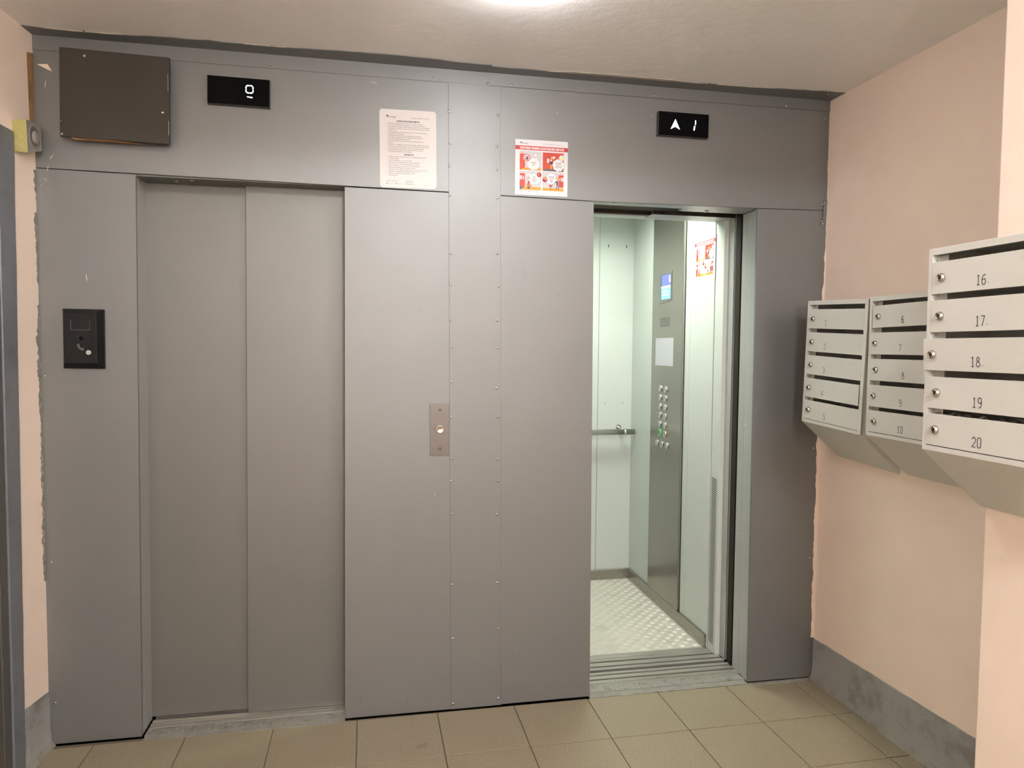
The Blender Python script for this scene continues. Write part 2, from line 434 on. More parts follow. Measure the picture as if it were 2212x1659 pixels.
# fold-over flashing between cladding and ceiling
trim = struct(empty('trim_1', (0.5, -0.02, ZC)))
def att(o):
    o.parent = trim; o.matrix_parent_inverse = Matrix.Translation((-0.5, 0.02, -ZC)); return o
def flashing(x0, x1, yo, zf, edge, seed, n=40):
    r = random.Random(seed); b = B()
    b.prism([(x0, yo, zf(x0)), (x1, yo, zf(x1)), (x1, yo, ZC - 0.0005), (x0, yo, ZC - 0.0005)], (0, 0.0012, 0))
    pts = []
    for k in range(n + 1):
        x = x0 + (x1 - x0) * k / n
        pts.append((x, -edge(x) + r.uniform(-0.004, 0.004)))
    for k in range(n):
        a, c = pts[k], pts[k + 1]
        b.prism([(a[0], yo, ZC - 0.0022), (c[0], yo, ZC - 0.0022), (c[0], c[1], ZC - 0.0022), (a[0], a[1], ZC - 0.0022)], (0, 0, 0.0016))
    return att(b.build('flashing', 'panel'))
edgeL = lambda x: 0.080 + 0.010 * math.sin(3.1 * x + 1) + 0.006 * math.sin(9 * x)
edgeR = lambda x: 0.070 + 0.035 * max(0, (x - 1.2)) + 0.004 * math.sin(7 * x)
flashing(-1.075, 0.560, -0.0030, lambda x: 2.5195, edgeL, 11)
flashing(0.560, 2.066, -0.0045, lambda x: 2.5205 + 0.0035 * (x - 0.56), edgeR, 12)
for x, z in [(-0.263, 2.524), (0.342, 2.53), (0.554, 2.527), (0.651, 2.53), (1.253, 2.535), (1.855, 2.535)]:
    att(screw(x, z, -0.0042, parent=trim, scale=0.9))
for x in (-0.874, -0.2645, 1.45, 2.0):
    att(screw(x, ZC - 0.0022, -0.076, parent=trim, scale=0.9, rotx=math.radians(90)))
# exposed white plaster along the flashing's edge
r = random.Random(5); b = B(); prev = None
for k in range(41):
    x = 0.78 + k * 0.0165; w = 0.012 * math.sin(math.pi * min(1, k / 8) / 2) * (1.0 if k < 30 else (41 - k) / 11) + 0.001
    a = (x, -edgeR(x) + 0.004); c = (x, -edgeR(x) - w + r.uniform(-0.002, 0.002))
    if prev: b.prism([(prev[0][0], prev[0][1], ZC - 0.003), (a[0], a[1], ZC - 0.003), (c[0], c[1], ZC - 0.003), (prev[1][0], prev[1][1], ZC - 0.003)], (0, 0, 0.0025))
    prev = (a, c)
for (xa, xb) in ((-1.0, -0.75), (-0.35, -0.2), (1.5, 1.75)):
    for k in range(8):
        x = xa + (xb - xa) * k / 8; x2 = xa + (xb - xa) * (k + 1) / 8
        e = edgeL if x < 0.5 else edgeR
        b.prism([(x, -e(x) + 0.003, ZC - 0.003), (x2, -e(x2) + 0.003, ZC - 0.003), (x2, -e(x2) - r.uniform(0.001, 0.006), ZC - 0.003), (x, -e(x) - r.uniform(0.001, 0.006), ZC - 0.003)], (0, 0, 0.0025))
att(b.build('plaster_edge', 'chip'))

# ragged plaster lip over the cladding on the right, cement smear on the left
def ragged(name, z0, z1, n, fx, y, seed, m, parent, amp, xin):
    r = random.Random(seed); b = B(); pr = None; cur = 0
    for k in range(n + 1):
        z = z0 + (z1 - z0) * k / n; cur = 0.7 * cur + r.uniform(-amp, amp)
        p = (fx(z) + cur, z)
        if pr: b.prism([(xin, y, pr[1]), (xin, y, p[1]), (p[0], y, p[1]), (pr[0], y, pr[1])], (0, 0.003, 0))
        pr = p
    o = b.build(name, m); o.parent = parent; return o
def lipx(z):
    if z > 2.1: return 2.063 + (z - 2.1) * 0.02
    if z > 1.2: return 2.050 + (z - 1.2) * 0.0145
    return 2.050
ragged('plaster_lip', 0.19, 2.34, 150, lipx, -0.0032, 21, 'pink', wall_right, 0.0028, 2.075)
r = random.Random(33); b = B(); pr = None; cur = 0
for k in range(241):
    z = 0.62 + (2.10 - 0.62) * k / 240; cur = 0.6 * cur + r.uniform(-0.006, 0.006)
    w = 0.020 + cur - (0.012 if z > 1.95 else 0); w = max(0.0015, w * (0.45 + 0.5 * abs(math.sin(z * 5.3)))) if not (1.62 < z < 1.70) else 0.002
    a = Vector((xl(-0.001) + 0.0015, -0.001, z)); c = Vector((xl(-w) + 0.0008, -w, z))
    if pr: b.prism([pr[0], a, c, pr[1]], (-0.002, 0, 0))
    pr = (a, c)
o = b.build('cement_smear', 'cement'); o.parent = wall_left
b = B()
b.prism([(xl(-0.0415) + 0.0012, -0.0415, 2.4946), (xl(-0.002) + 0.0012, -0.002, 2.5056), (xl(-0.004) + 0.0012, -0.004, 2.262), (xl(-0.034) + 0.0012, -0.034, 2.262)], (-0.0014, 0, 0))
o = b.build('tape_strip', 'tape'); o.parent = wall_left
# peeled paint fleck and paint daubs on the cladding at top left
b = B()
b.prism([(-1.055, -0.0008, 2.470), (-1.020, -0.0008, 2.473), (-1.006, -0.0008, 2.449), (-1.022, -0.0008, 2.455)], (0, 0.0006, 0))
o = atp(b.build('peeled_paint', 'pink'))
# small cover plate with four screws at the right end
cp = atp(quado('cover_plate', [(2.044, 2.035), (2.060, 2.035), (2.063, 2.145), (2.047, 2.145)], -0.005, -0.0035, 'panel'))
for x, z in [(2.0490, 2.132), (2.0410, 2.124), (2.0400, 2.050), (2.0450, 2.040)]:
    o = screw(x, z, -0.005, parent=cp, scale=0.7); o.matrix_parent_inverse = Matrix.Identity(4)

# scuffs and scratches on the sheets
def marks(name, lst, m, parent=None, y=-0.0006):
    b = B()
    for x, z, dx, dz, w in lst:
        L = math.hypot(dx, dz); nx, nz = -dz / L * w / 2, dx / L * w / 2
        b.add([(x - nx * 0.3, y, z - nz * 0.3), (x + dx / 2 - nx, y, z + dz / 2 - nz), (x + dx, y, z + dz), (x + dx / 2 + nx, y, z + dz / 2 + nz), (x + nx * 0.3, y, z + nz * 0.3)], [(0, 1, 2, 3, 4)])
    return atp(b.build(name, m))
rr = random.Random(9); L1 = []
for k in range(12): L1.append((0.83 + 0.014 * k + rr.uniform(-0.003, 0.003), 0.062 + rr.uniform(-0.006, 0.006) - 0.001 * k, rr.uniform(-0.004, 0.004), rr.uniform(0.006, 0.016), 0.0016))
L1 += [(0.055, 0.052, 0.004, 0.03, 0.002), (0.24, 0.045, 0.002, 0.022, 0.002), (0.012, 0.130, 0.008, 0.004, 0.003), (0.33, 0.05, 0.006, 0.010, 0.002),
       (0.70, 0.20, 0.012, 0.03, 0.002), (0.86, 0.24, 0.04, 0.05, 0.0015), (0.70, 1.84, 0.02, -0.09, 0.0012), (0.855, 1.70, 0.004, 0.004, 0.004), (0.705, 1.30, 0.006, 0.001, 0.003),
       (0.445, 1.735, 0.018, 0.002, 0.0016), (0.30, 1.62, -0.02, 0.015, 0.0012), (1.870, 0.88, 0.003, 0.02, 0.0016), (1.90, 0.42, 0.002, 0.03, 0.0016)]
marks('scuffs', L1, 'smudge')
L2 = [(-0.91, 1.74, 0.003, -0.03, 0.003), (0.35, 0.90, 0.001, -0.012, 0.0016), (0.84, 2.438, 0.002, -0.012, 0.0018), (1.245, 2.451, 0.004, 0.004, 0.003),
      (0.10, 2.50, 0.03, -0.006, 0.002), (-1.03, 2.39, 0.004, 0.03, 0.003), (-1.03, 2.10, 0.006, 0.02, 0.003), (-1.02, 2.14, 0.012, 0.02, 0.003), (-1.04, 2.075, 0.010, -0.012, 0.002), (-1.05, 2.52, 0.03, 0.01, 0.004)]
marks('scratches', L2, 'scratch')

# ------------------------------------------------------------------ left lift: closed two-leaf landing door
d1 = struct(empty('door_1', (-0.37, 0.1, 0)))
def at1(o): o.parent = d1; o.matrix_parent_inverse = Matrix.Translation((0.37, -0.1, 0)); return o
b = B(); b.prism([(-0.80, 0.0125, 0.002), (-0.7525, 0.0125, 0.002), (-0.7405, 0.0125, 2.1035), (-0.80, 0.0125, 2.1035)], (0, 0.045, 0)); at1(b.build('jamb', 'jamb'))
b = B(); b.prism([(-0.80, 0.0595, 0.002), (-0.7525, 0.0595, 0.002), (-0.7425, 0.0595, 2.1035), (-0.80, 0.0595, 2.1035)], (0, 0.0745, 0)); at1(b.build('jamb', 'jamb'))
at1(boxo('lintel', (-0.80, 0.02, 0.012, 0.0575, 2.100, 2.14), 'door', bevel=0.001))
at1(boxo('lintel', (-0.80, 0.02, 0.0595, 0.26, 2.102, 2.14), 'door'))
at1(boxo('door_leaf', (-0.775, -0.36, 0.130, 0.158, 0.012, 2.13), 'door', bevel=0.0015))
b = B(); b.quadxz([(-0.3865, 0.0105), (0.03, 0.0105), (0.03, 2.13), (-0.3750, 2.13)], 0.098, 0.126); at1(b.build('door_leaf', 'door', bevel=0.0015))
for x, z, y in ((-0.555, 2.1000, 0.036), (-0.62, 2.102, 0.075)):
    o = screw(x, z, y, parent=d1, rotx=math.radians(90), scale=1.4); at1(o)
# checker-plate threshold + grooved sill
def checker(name, x0, x1, y0, y1, att_, parent_off, zt, pitch=0.024, seed=1, bar=0.014, w=0.0036, m='plate'):
    b = B(); b.box(x0, x1, y0, y1, zt - 0.004, zt)
    r = random.Random(seed); nx = int((x1 - x0) / pitch); ny = int((y1 - y0) / pitch)
    for j in range(ny):
        for i in range(nx):
            cx = x0 + (i + 0.5) * pitch; cy = y0 + (j + 0.5) * pitch
            a = math.radians(45 if (i + j) % 2 else -45); dx, dy = math.cos(a) * bar / 2, math.sin(a) * bar / 2
            nxx, nyy = -math.sin(a) * w / 2, math.cos(a) * w / 2
            h = 0.0020
            b.add([(cx - dx, cy - dy, zt), (cx + nxx, cy + nyy, zt), (cx + dx, cy + dy, zt), (cx - nxx, cy - nyy, zt), (cx - dx * 0.5, cy - dy * 0.5, zt + h), (cx + dx * 0.5, cy + dy * 0.5, zt + h)],
                  [(0, 1, 4), (1, 5, 4), (1, 2, 5), (2, 3, 5), (3, 4, 5), (3, 0, 4)])
    return att_(b.build(name, m, fix=False))
checker('threshold_plate', -0.745, -0.003, 0.006, 0.056, at1, None, 0.0025, seed=2)
for (y0, y1, z) in ((0.059, 0.083, 0.003), (0.0860, 0.092, 0.0045), (0.0955, 0.106, 0.001), (0.1085, 0.118, 0.0045), (0.1215, 0.127, 0.002), (0.152, 0.20, 0.003)):
    at1(boxo('sill_rail', (-0.745, 0.02, y0, y1, -0.03, z), 'alu', bevel=0.0006))
at1(boxo('sill_base', (-0.745, 0.02, 0.056, 0.20, -0.05, -0.012), 'black'))

# ------------------------------------------------------------------ right lift: open landing door
d2 = struct(empty('door_2', (1.38, 0.1, 0)))
def at2(o): o.parent = d2; o.matrix_parent_inverse = Matrix.Translation((-1.38, -0.1, 0)); return o
b = B(); b.prism([(1.7470, 0.0125, 0.004), (1.7560, 0.105, 0.004), (1.80, 0.105, 0.004), (1.80, 0.0125, 0.004)], (-0.004, 0, 2.09)); at2(b.build('jamb', 'jamb'))
b = B(); b.box(1.755, 1.80, 0.1075, 0.161, 0.002, 2.098); at2(b.build('jamb', 'jamb', bevel=0.001))
for z, y in ((2.07, 0.081), (1.565, 0.083), (1.143, 0.091), (0.672, 0.096)):
    at2(screw(1.7525, z, y, parent=d2, rotz=math.radians(-90), scale=0.8))
at2(boxo('lintel', (0.95, 1.80, 0.012, 0.105, 2.0985, 2.14), 'jamb', bevel=0.001))
at2(boxo('lintel', (1.44, 1.755, 0.1055, 0.161, 2.0995, 2.14), 'jamb'))
o = at2(screw(1.56, 2.0992, 0.13, parent=d2, rotx=math.radians(90), scale=2.2))
o = at2(screw(1.10, 2.0985, 0.05, parent=d2, rotx=math.radians(90), scale=1.3))
at2(boxo('door_leaf', (0.62, 0.992, 0.098, 0.126, 0.010, 2.13), 'door', bevel=0.001))
at2(boxo('door_leaf', (0.62, 0.992, 0.130, 0.158, 0.010, 2.13), 'door', bevel=0.001))
at2(boxo('shaft_post', (1.7640, 1.80, 0.190, 0.232, -0.1, 2.3), 'darkpost', bevel=0.002))
at2(boxo('guide_rail', (1.7790, 1.7815, 0.178, 0.189, -0.1, 2.12), 'darkmetal'))
checker('threshold_plate', 1.012, 1.750, 0.037, 0.096, at2, None, 0.003, seed=4)
for (y0, y1, z) in ((0.0995, 0.107, 0.003), (0.1100, 0.1160, 0.0045), (0.1190, 0.137, 0.004), (0.1385, 0.1505, -0.022), (0.151, 0.179, 0.004), (0.1795, 0.1905, -0.022), (0.191, 0.212, 0.004)):
    at2(boxo('sill_rail' if z > -0.01 else 'sill_groove', (0.95, 1.757, y0, y1, -0.03, z), 'alu' if z > -0.01 else 'black', bevel=0.0006))  # groove floors coloured black, standing in for the shade of deeper grooves
at2(boxo('sill_base', (0.95, 1.757, 0.096, 0.212, -0.05, -0.023), 'black'))

# ------------------------------------------------------------------ the lift car
CX0, CX1, CY0, CY1, CZ = 0.66, 1.736, 0.386, 1.490, 2.335
car = tag(empty('elevator_car', (1.2, 0.9, 0)), 'open lift car with pale green walls and tread plate floor', 'elevator')
def atc(o): o.parent = car; o.matrix_parent_inverse = Matrix.Translation((-1.2, -0.9, 0)); return o
atc(boxo('floor_plate', (CX0, CX1 + 0.02, 0.402, CY1 + 0.02, -0.02, 0.0), 'tread'))
# tread bars: clusters of five, alternately turned
b = B(); P_ = 0.034
ni = int((CX1 - CX0) / P_) + 1; nj = int((CY1 - 0.41) / P_) + 1
for i in range(ni):
    for j in range(nj):
        cx = CX0 + (i + 0.5) * P_; cy = 0.412 + (j + 0.5) * P_
        if cx > CX1 - 0.02 or cy > CY1 - 0.02: continue
        a = math.radians(45 if (i + j) % 2 else -45)
        ux, uy = math.cos(a), math.sin(a)
        for k in range(-2, 3):
            ox, oy = cx - uy * k * 0.0052, cy + ux * k * 0.0052
            L, w, h = 0.013, 0.0014, 0.0014
            b.add([(ox - ux * L, oy - uy * L, 0), (ox - uy * w, oy + ux * w, 0), (ox + ux * L, oy + uy * L, 0), (ox + uy * w, oy - ux * w, 0), (ox - ux * L * 0.6, oy - uy * L * 0.6, h), (ox + ux * L * 0.6, oy + uy * L * 0.6, h)],
                  [(0, 4, 1), (1, 4, 5), (1, 5, 2), (2, 5, 3), (3, 5, 4), (3, 4, 0)])
o = atc(b.build('tread_bars', 'tread', fix=False)); o['kind'] = 'stuff'
# back wall panels
for x0, x1 in ((CX0, 0.885), (0.887, 1.5095), (1.5115, CX1 + 0.01)):
    atc(boxo('wall_panel', (x0, x1, CY1, CY1 + 0.02, 0.0, CZ), 'carwall', bevel=0.0008))
atc(boxo('wall_panel', (CX0, CX1 + 0.02, CY1 + 0.004, CY1 + 0.03, 0.0, CZ), 'darkmetal')).name = 'wall_backing'
# right wall panels
for y0, y1 in ((1.1600, CY1 - 0.001), (1.136, 1.1585), (0.6460, 0.7050), (CY0, 0.6440)):
    atc(boxo('wall_panel', (CX1, CX1 + 0.02, y0, y1, 0.0, CZ), 'carwall', bevel=0.0008))
atc(boxo('wall_panel', (CX1 + 0.004, CX1 + 0.03, CY0, CY1, 0.0, CZ), 'darkmetal')).name = 'wall_backing'
# left wall panels
for y0, y1 in ((CY0, 0.75), (0.752, 1.12), (1.122, CY1)):
    atc(boxo('wall_panel', (CX0 - 0.02, CX0, y0, y1, 0.0, CZ), 'carwall', bevel=0.0008))
b = B(); LX0, LX1, LY0, LY1, LD = 1.00, 1.56, 0.42, 0.96, 0.11
for a_ in ((CX0 - 0.02, LX0, 0.30, CY1 + 0.03), (LX1, CX1 + 0.03, 0.30, CY1 + 0.03), (LX0, LX1, 0.30, LY0), (LX0, LX1, LY1, CY1 + 0.03)): b.box(*a_, CZ, CZ + 0.02)
for a_ in ((LX0 - 0.01, LX0, LY0 - 0.01, LY1 + 0.01), (LX1, LX1 + 0.01, LY0 - 0.01, LY1 + 0.01), (LX0, LX1, LY0 - 0.01, LY0), (LX0, LX1, LY1, LY1 + 0.01)): b.box(*a_, CZ + 0.02, CZ + LD + 0.02)
atc(b.build('ceiling_panel', 'carwall'))
atc(boxo('light_panel', (LX0, LX1, LY0, LY1, CZ + LD, CZ + LD + 0.015), 'carlamp'))
# mounting slots in the back wall
for x, z, w, h in ((1.5681, 2.134, 0.005, 0.018), (1.6864, 2.134, 0.005, 0.018), (1.5581, 1.137, 0.005, 0.005), (1.6759, 1.138, 0.005, 0.005)):
    atc(boxo('slot', (x - w / 2, x + w / 2, CY1 - 0.0006, CY1 + 0.001, z - h / 2, z + h / 2), 'black'))
# skirting of steel
atc(boxo('skirting', (CX0, CX1 - 0.001, CY1 - 0.014, CY1 - 0.0005, 0.0008, 0.066), 'steel', bevel=0.001))
atc(boxo('skirting', (CX1 - 0.014, CX1 - 0.0005, 0.386, CY1 - 0.015, 0.0008, 0.068), 'steel', bevel=0.001))
# front return with ventilation slots, door post, header
atc(boxo('front_return', (1.7400, 1.80, 0.300, 0.3850, 0.0, CZ), 'carwall', bevel=0.002))
b = B()
for k in range(78):
    z = 0.045 + k * 0.0105
    b.add([(1.7394, 0.322, z - 0.0035), (1.7394, 0.372, z + 0.0035), (1.7394, 0.372, z + 0.0078), (1.7394, 0.322, z + 0.0008)], [(0, 1, 2, 3)])
o = atc(b.build('ventilation_slots', 'black')); o['kind'] = 'stuff'
atc(boxo('door_post', (1.7610, 1.80, 0.2440, 0.2990, 0.0, 2.11), 'jamb', bevel=0.001))
atc(boxo('door_post_edge', (1.7585, 1.7608, 0.2400, 0.2450, 0.0, 2.11), 'steel2'))
atc(boxo('header', (0.60, 1.80, 0.335, 0.385, 2.100, CZ), 'carwall'))
b = B(); b.box(0.90, 1.372, 0.300, 0.334, 2.104, 2.122, 0); b.box(0.90, 1.372, 0.298, 0.336, 2.0975, 2.1035, 1)
atc(b.build('header_rail', ['darkmetal', 'jamb'], bevel=0.0005))
b = B(); b.prism([(1.352, 0.232, 2.0945), (1.756, 0.232, 2.0945), (1.756, 0.232, 2.1120), (1.352, 0.232, 2.1120)], (0, 0.004, 0), 0); b.box(1.352, 1.756, 0.236, 0.334, 2.0945, 2.0985, 1)
hp = atc(b.build('door_header', ['darkmetal', 'jamb']))
for x in (1.40, 1.70):
    o = B(); o.lathe((x, 0.2315, 2.104), (0, -1, 0), [(0.0075, 0), (0.0075, 0.0004)], 12); o = o.build('slot', 'black'); o.parent = hp
b = B(); b.box(0.9, 1.13, 0.165, 0.20, 2.121, 2.14); o = at2(b.build('hanger_track', 'darkmetal'))
# car sill
for (y0, y1, z) in ((0.245, 0.268, 0.0), (0.2685, 0.2815, -0.024), (0.282, 0.314, 0.0), (0.3145, 0.3295, -0.024), (0.330, 0.352, 0.0), (0.3535, 0.365, 0.0008), (0.3665, 0.385, -0.0004), (0.3865, 0.4005, 0.0006)):
    atc(boxo('sill_rail' if z > -0.01 else 'sill_groove', (CX0, 1.7600, y0, y1, -0.03, z), 'alu' if z > -0.01 else 'black', bevel=0.0006))  # shade in the shallow grooves is put in as black colour
atc(boxo('sill_base', (CX0, 1.760, 0.245, 0.402, -0.05, -0.025), 'black'))
# handrail
b = B(); b.tube((0.76, 1.405, 0.9630), (1.726, 1.405, 0.9630), 0.0178, 20)
hr = atc(b.build('handrail', 'steel2', bevel=0.0))
b = B(); b.tube((1.655, 1.405, 0.9630), (1.673, 1.405, 0.9630), 0.0212, 20); b.tube((1.662, 1.418, 0.970), (1.650, 1.488, 0.985), 0.008, 12)
b.lathe((1.650, 1.489, 0.985), (0, -1, 0), [(0.018, 0), (0.018, 0.004)], 16)
o = b.build('rail_bracket', 'steel2'); o.parent = hr
b = B(); b.tube((0.90, 1.405, 0.9630), (0.918, 1.405, 0.9630), 0.0212, 20); b.tube((0.909, 1.418, 0.970), (0.909, 1.488, 0.985), 0.008, 12)
o = b.build('rail_bracket', 'steel2'); o.parent = hr
# control column
b = B(); b.box(CX1 - 0.013, CX1 + 0.004, 0.7120, 1.1330, 0.069, CZ - 0.001)
cpn = atc(b.build('control_panel', 'steel', bevel=0.0008)); XC = CX1 - 0.013
def atcp(o): o.parent = cpn; return o
def yc(y): return 0.9 + (y - 0.9) * 0.9955 - 0.0003
bz = B(); bz.box(XC - 0.0012, XC + 0.001, 0.862, 1.018, 1.757, 1.912); bz.box(XC - 0.003, XC - 0.001, 0.857, 0.862, 1.757, 1.918)
atcp(bz.build('display_bezel', 'steel'))
atcp(boxo('display_recess', (XC - 0.0016, XC - 0.0008, 0.868, 1.008, 1.764, 1.905), 'black'))
sc_ = atcp(boxo('screen', (XC - 0.0022, XC - 0.0014, 0.872, 1.000, 1.842, 1.903), 'screenv'))
sc2 = atcp(boxo('screen', (XC - 0.0022, XC - 0.0014, 0.872, 1.002, 1.766, 1.828), 'screenb'))
b = B(); b.box(XC - 0.0022, XC - 0.0014, 0.872, 1.002, 1.829, 1.841)
b.box(XC - 0.0026, XC - 0.0021, 0.876, 0.882, 1.855, 1.897); b.box(XC - 0.0026, XC - 0.0021, 0.890, 0.893, 1.860, 1.890)
for z0, z1, ys in ((1.805, 1.816, ((0.975, 0.962), (0.958, 0.945), (0.942, 0.930), (0.926, 0.915))), (1.786, 1.797, ((0.975, 0.955), (0.950, 0.938), (0.92, 0.90)))):
    for ya, yb2 in ys: b.box(XC - 0.0026, XC - 0.0021, yb2, ya, z0, z1)
atcp(b.build('screen_print', 'screenw'))
b = B(); pr = None
for k in range(13):
    t = k / 12; y = 1.03 - 0.172 * t; z = 1.744 + 0.012 * t * t
    if pr: b.prism([(XC - 0.0008, pr[0], pr[1]), (XC - 0.0008, y, z), (XC - 0.0008, y, z + 0.0018), (XC - 0.0008, pr[0], pr[1] + 0.0018)], (0.0006, 0, 0))
    pr = (y, z)
atcp(b.build('bezel_line', 'black'))
b = B()
for k in range(7): b.box(XC - 0.0006, XC + 0.0005, 0.876, 1.012, 1.6145 + k * 0.0075, 1.6165 + k * 0.0075)
o = atcp(b.build('speaker_slots', 'black'))
atcp(boxo('information_plate', (XC - 0.0010, XC + 0.001, 0.824, 1.072, 1.392, 1.549), 'scribble'))
bb = B(); bb.lathe((0, 0, 0), (-1, 0, 0), [(0.0200, 0), (0.0200, 0.003), (0.0185, 0.0055), (0.0150, 0.0058), (0.0140, 0.0030), (0.0135, 0.0030), (0.0125, 0.0045)], 20, 0)
btn_me = bb.build('button', 'steel2'); bpy.data.objects.remove(btn_me); btn_me = bpy.data.meshes['button']
first = None
def button(y, z):
    o = bpy.data.objects.new('button', btn_me); COL.objects.link(o); o.location = (XC, y, z); o.parent = cpn; return o
for i in range(6):
    for y in (0.990, 0.9165):
        button(y, 1.2610 - i * 0.0507 - (0.0 if y > 0.95 else 0.001))
for y in (1.0250, 0.9550, 0.8850): button(y, 0.9450)
b = B(); b.lathe((XC, 0.990, 1.2610 - 5 * 0.0507), (-1, 0, 0), [(0.0225, 0), (0.0225, 0.0035), (0.0203, 0.0045)], 20, 0, cap=False)
atcp(b.build('lit_ring', 'green'))

# ------------------------------------------------------------------ printed sheets
def place_front(o, x, y, z, rz=0.0, ry=0.0):
    o.location = (x, y, z); o.rotation_euler = (0, ry, rz); return o

# rules of use, rounded plastic sheet
W1, H1 = 0.2185, 0.2990
n1 = tag(place_front(empty('notice'), 0.1360, -0.0006, 2.1020, ry=math.radians(-0.6)), 'white rounded rules notice covered in small printed text, left of the cover strip', 'notice')
b = B(); pts = []
for cx_, cz_, a0 in ((W1 - 0.012, 0.012, -90), (W1 - 0.012, H1 - 0.012, 0), (0.012, H1 - 0.012, 90), (0.012, 0.012, 180)):
    for k in range(6):
        a = math.radians(a0 + k * 18); pts.append((cx_ + 0.012 * math.cos(a), 0, cz_ + 0.012 * math.sin(a)))
b.prism(pts, (0, -0.0016, 0)); b.build('sheet', 'paper', n1)
F = Flat(W1, H1)
F.text(0.165, 0.105, 'МОСЛИФТ', 0.013, 'ink', bold=0.02, width=0.125)
F.text(0.245, 0.122, 'с 1951', 0.007, 'ink')
F.disc(0.137, 0.092, 0.020, 'inkblue', 1); F.disc(0.134, 0.100, 0.013, 'paper', 2); F.p([(0.14, 0.082), (0.165, 0.072), (0.155, 0.09)], 'inkblue', 1)
F.text(0.88, 0.118, 'ЗВОНИТЕ НАПРЯМУЮ: +7 495 730 11 81', 0.0085, 'ink', width=0.33, align='LEFT') if False else F.text(0.56, 0.105, 'ЗВОНИТЕ НАПРЯМУЮ: +7 495 730 11 81', 0.0085, 'ink', width=0.325, bold=0.01)
F.text(0.30, 0.157, 'ПРАВИЛА ПОЛЬЗОВАНИЯ ЛИФТОМ', 0.018, 'inkblack', width=0.40, bold=0.02)
R1 = [('1.', 'Для вызова кабины нажмите кнопку вызывного аппарата.', 0.62), ('2.', 'После открывания дверей убедитесь, что кабина перед вами.', 0.655),
      ('3.', 'Для движения кабины нажмите кнопку нужного этажа. Если кабина', 0.73), ('', 'не двинулась, нажмите кнопку этажа, на котором находится кабина', 0.73), ('', 'или кнопку «ход».', 0.16),
      ('4.', 'Для удержания дверей кабины в открытом состоянии нажмите', 0.68), ('', 'и удерживайте кнопку «двери».', 0.28),
      ('5.', 'При входе и выходе ребенка за руку держите взрослым.', 0.58), ('6.', 'При входе с детьми первыми в кабину входят взрослые.', 0.61), ('', 'При выходе первыми выходят дети.', 0.39),
      ('7.', 'Для вызова диспетчера и технического персонала нажмите', 0.62), ('', 'кнопку «вызов».', 0.10),
      ('8.', 'Собаку в лифте держите на коротком поводке, маленькую на руки.', 0.72), ('9.', 'Перевозку крупногабаритных грузов осуществляйте в присутствии', 0.71),
      ('', 'обслуживающего персонала, подав заявку диспетчеру.', 0.63), ('10.', 'При остановке кабины между этажами нажмите кнопку', 0.61), ('', 'и сообщите диспетчеру о случившемся.', 0.42)]
v = 0.180
for nm, tx, wd in R1:
    if nm: F.text(0.115, v, nm, 0.0085, 'ink', bold=0.02); v2 = v
    F.text(0.150, v, tx, 0.0092, 'inkblack' if ('первыми' in tx or 'Собаку' in tx or 'ребенка' in tx) else 'ink', width=wd, bold=0.02)
    v += 0.0225
F.text(0.42, v + 0.018, 'ЗАПРЕЩАЕТСЯ', 0.018, 'inkblack', width=0.17, bold=0.02)
v += 0.044
R2 = [('1.', 'Самостоятельно эвакуироваться из остановившейся между', 0.66), ('', 'этажами кабины.', 0.19), ('2.', 'Входить в кабину лифта с животными.', 0.41), ('3.', 'Прислоняться к дверям кабины во время движения.', 0.56), ('4.', 'Пользоваться лифтом при задымлении и пожаре.', 0.54),
      ('5.', 'Курить в кабине лифта, перевозить взрывоопасные,', 0.56), ('', 'легковоспламеняющиеся и ядовитые грузы.', 0.48), ('6.', 'Пользоваться лифтом детям дошкольного возраста без взрослых.', 0.69),
      ('7.', 'Проникать в машинное помещение и шахту лифта.', 0.55), ('8.', 'Портить и выводить из действия лифтовое', 0.46), ('', 'оборудование.', 0.16)]
for nm, tx, wd in R2:
    if nm: F.text(0.115, v, nm, 0.0085, 'ink', bold=0.02)
    F.text(0.150, v, tx, 0.0092, 'inkblack' if 'эваку' in tx else 'ink', width=wd, bold=0.02)
    v += 0.0235
F.text(0.115, 0.918, 'МОСКВА: +7 495 730 11 81', 0.008, 'ink', width=0.21, bold=0.02)
F.disc(0.125, 0.945, 0.009, 'ink'); F.text(0.145, 0.950, 'moslift_official', 0.008, 'ink', width=0.09)
F.disc(0.285, 0.945, 0.009, 'ink'); F.text(0.305, 0.950, 'moslift', 0.008, 'ink', width=0.06)
F.rect(0.428, 0.900, 0.4295, 0.955, 'pgrey')
F.text(0.445, 0.912, 'ЕСЛИ ЛИФТ', 0.0075, 'ink', width=0.13, bold=0.02); F.text(0.445, 0.932, 'РЯДОМ - ЗВОНИ', 0.0075, 'ink', width=0.13, bold=0.02); F.text(0.445, 0.952, 'МЫ РЯДОМ ВСЕГДА', 0.0075, 'ink', width=0.15, bold=0.02)
F.text(0.77, 0.960, 'ВСЕГДА НА СВЯЗИ', 0.006, 'ink', width=0.12)
for u_, v_ in ((0.83, 0.175), (0.895, 0.43), (0.97, 0.36), (0.67, 0.93)): F.disc(u_, v_, 0.007, 'white', 2, 8)
o = F.build('lettering', n1); o.location = (0, -0.0016, 0)

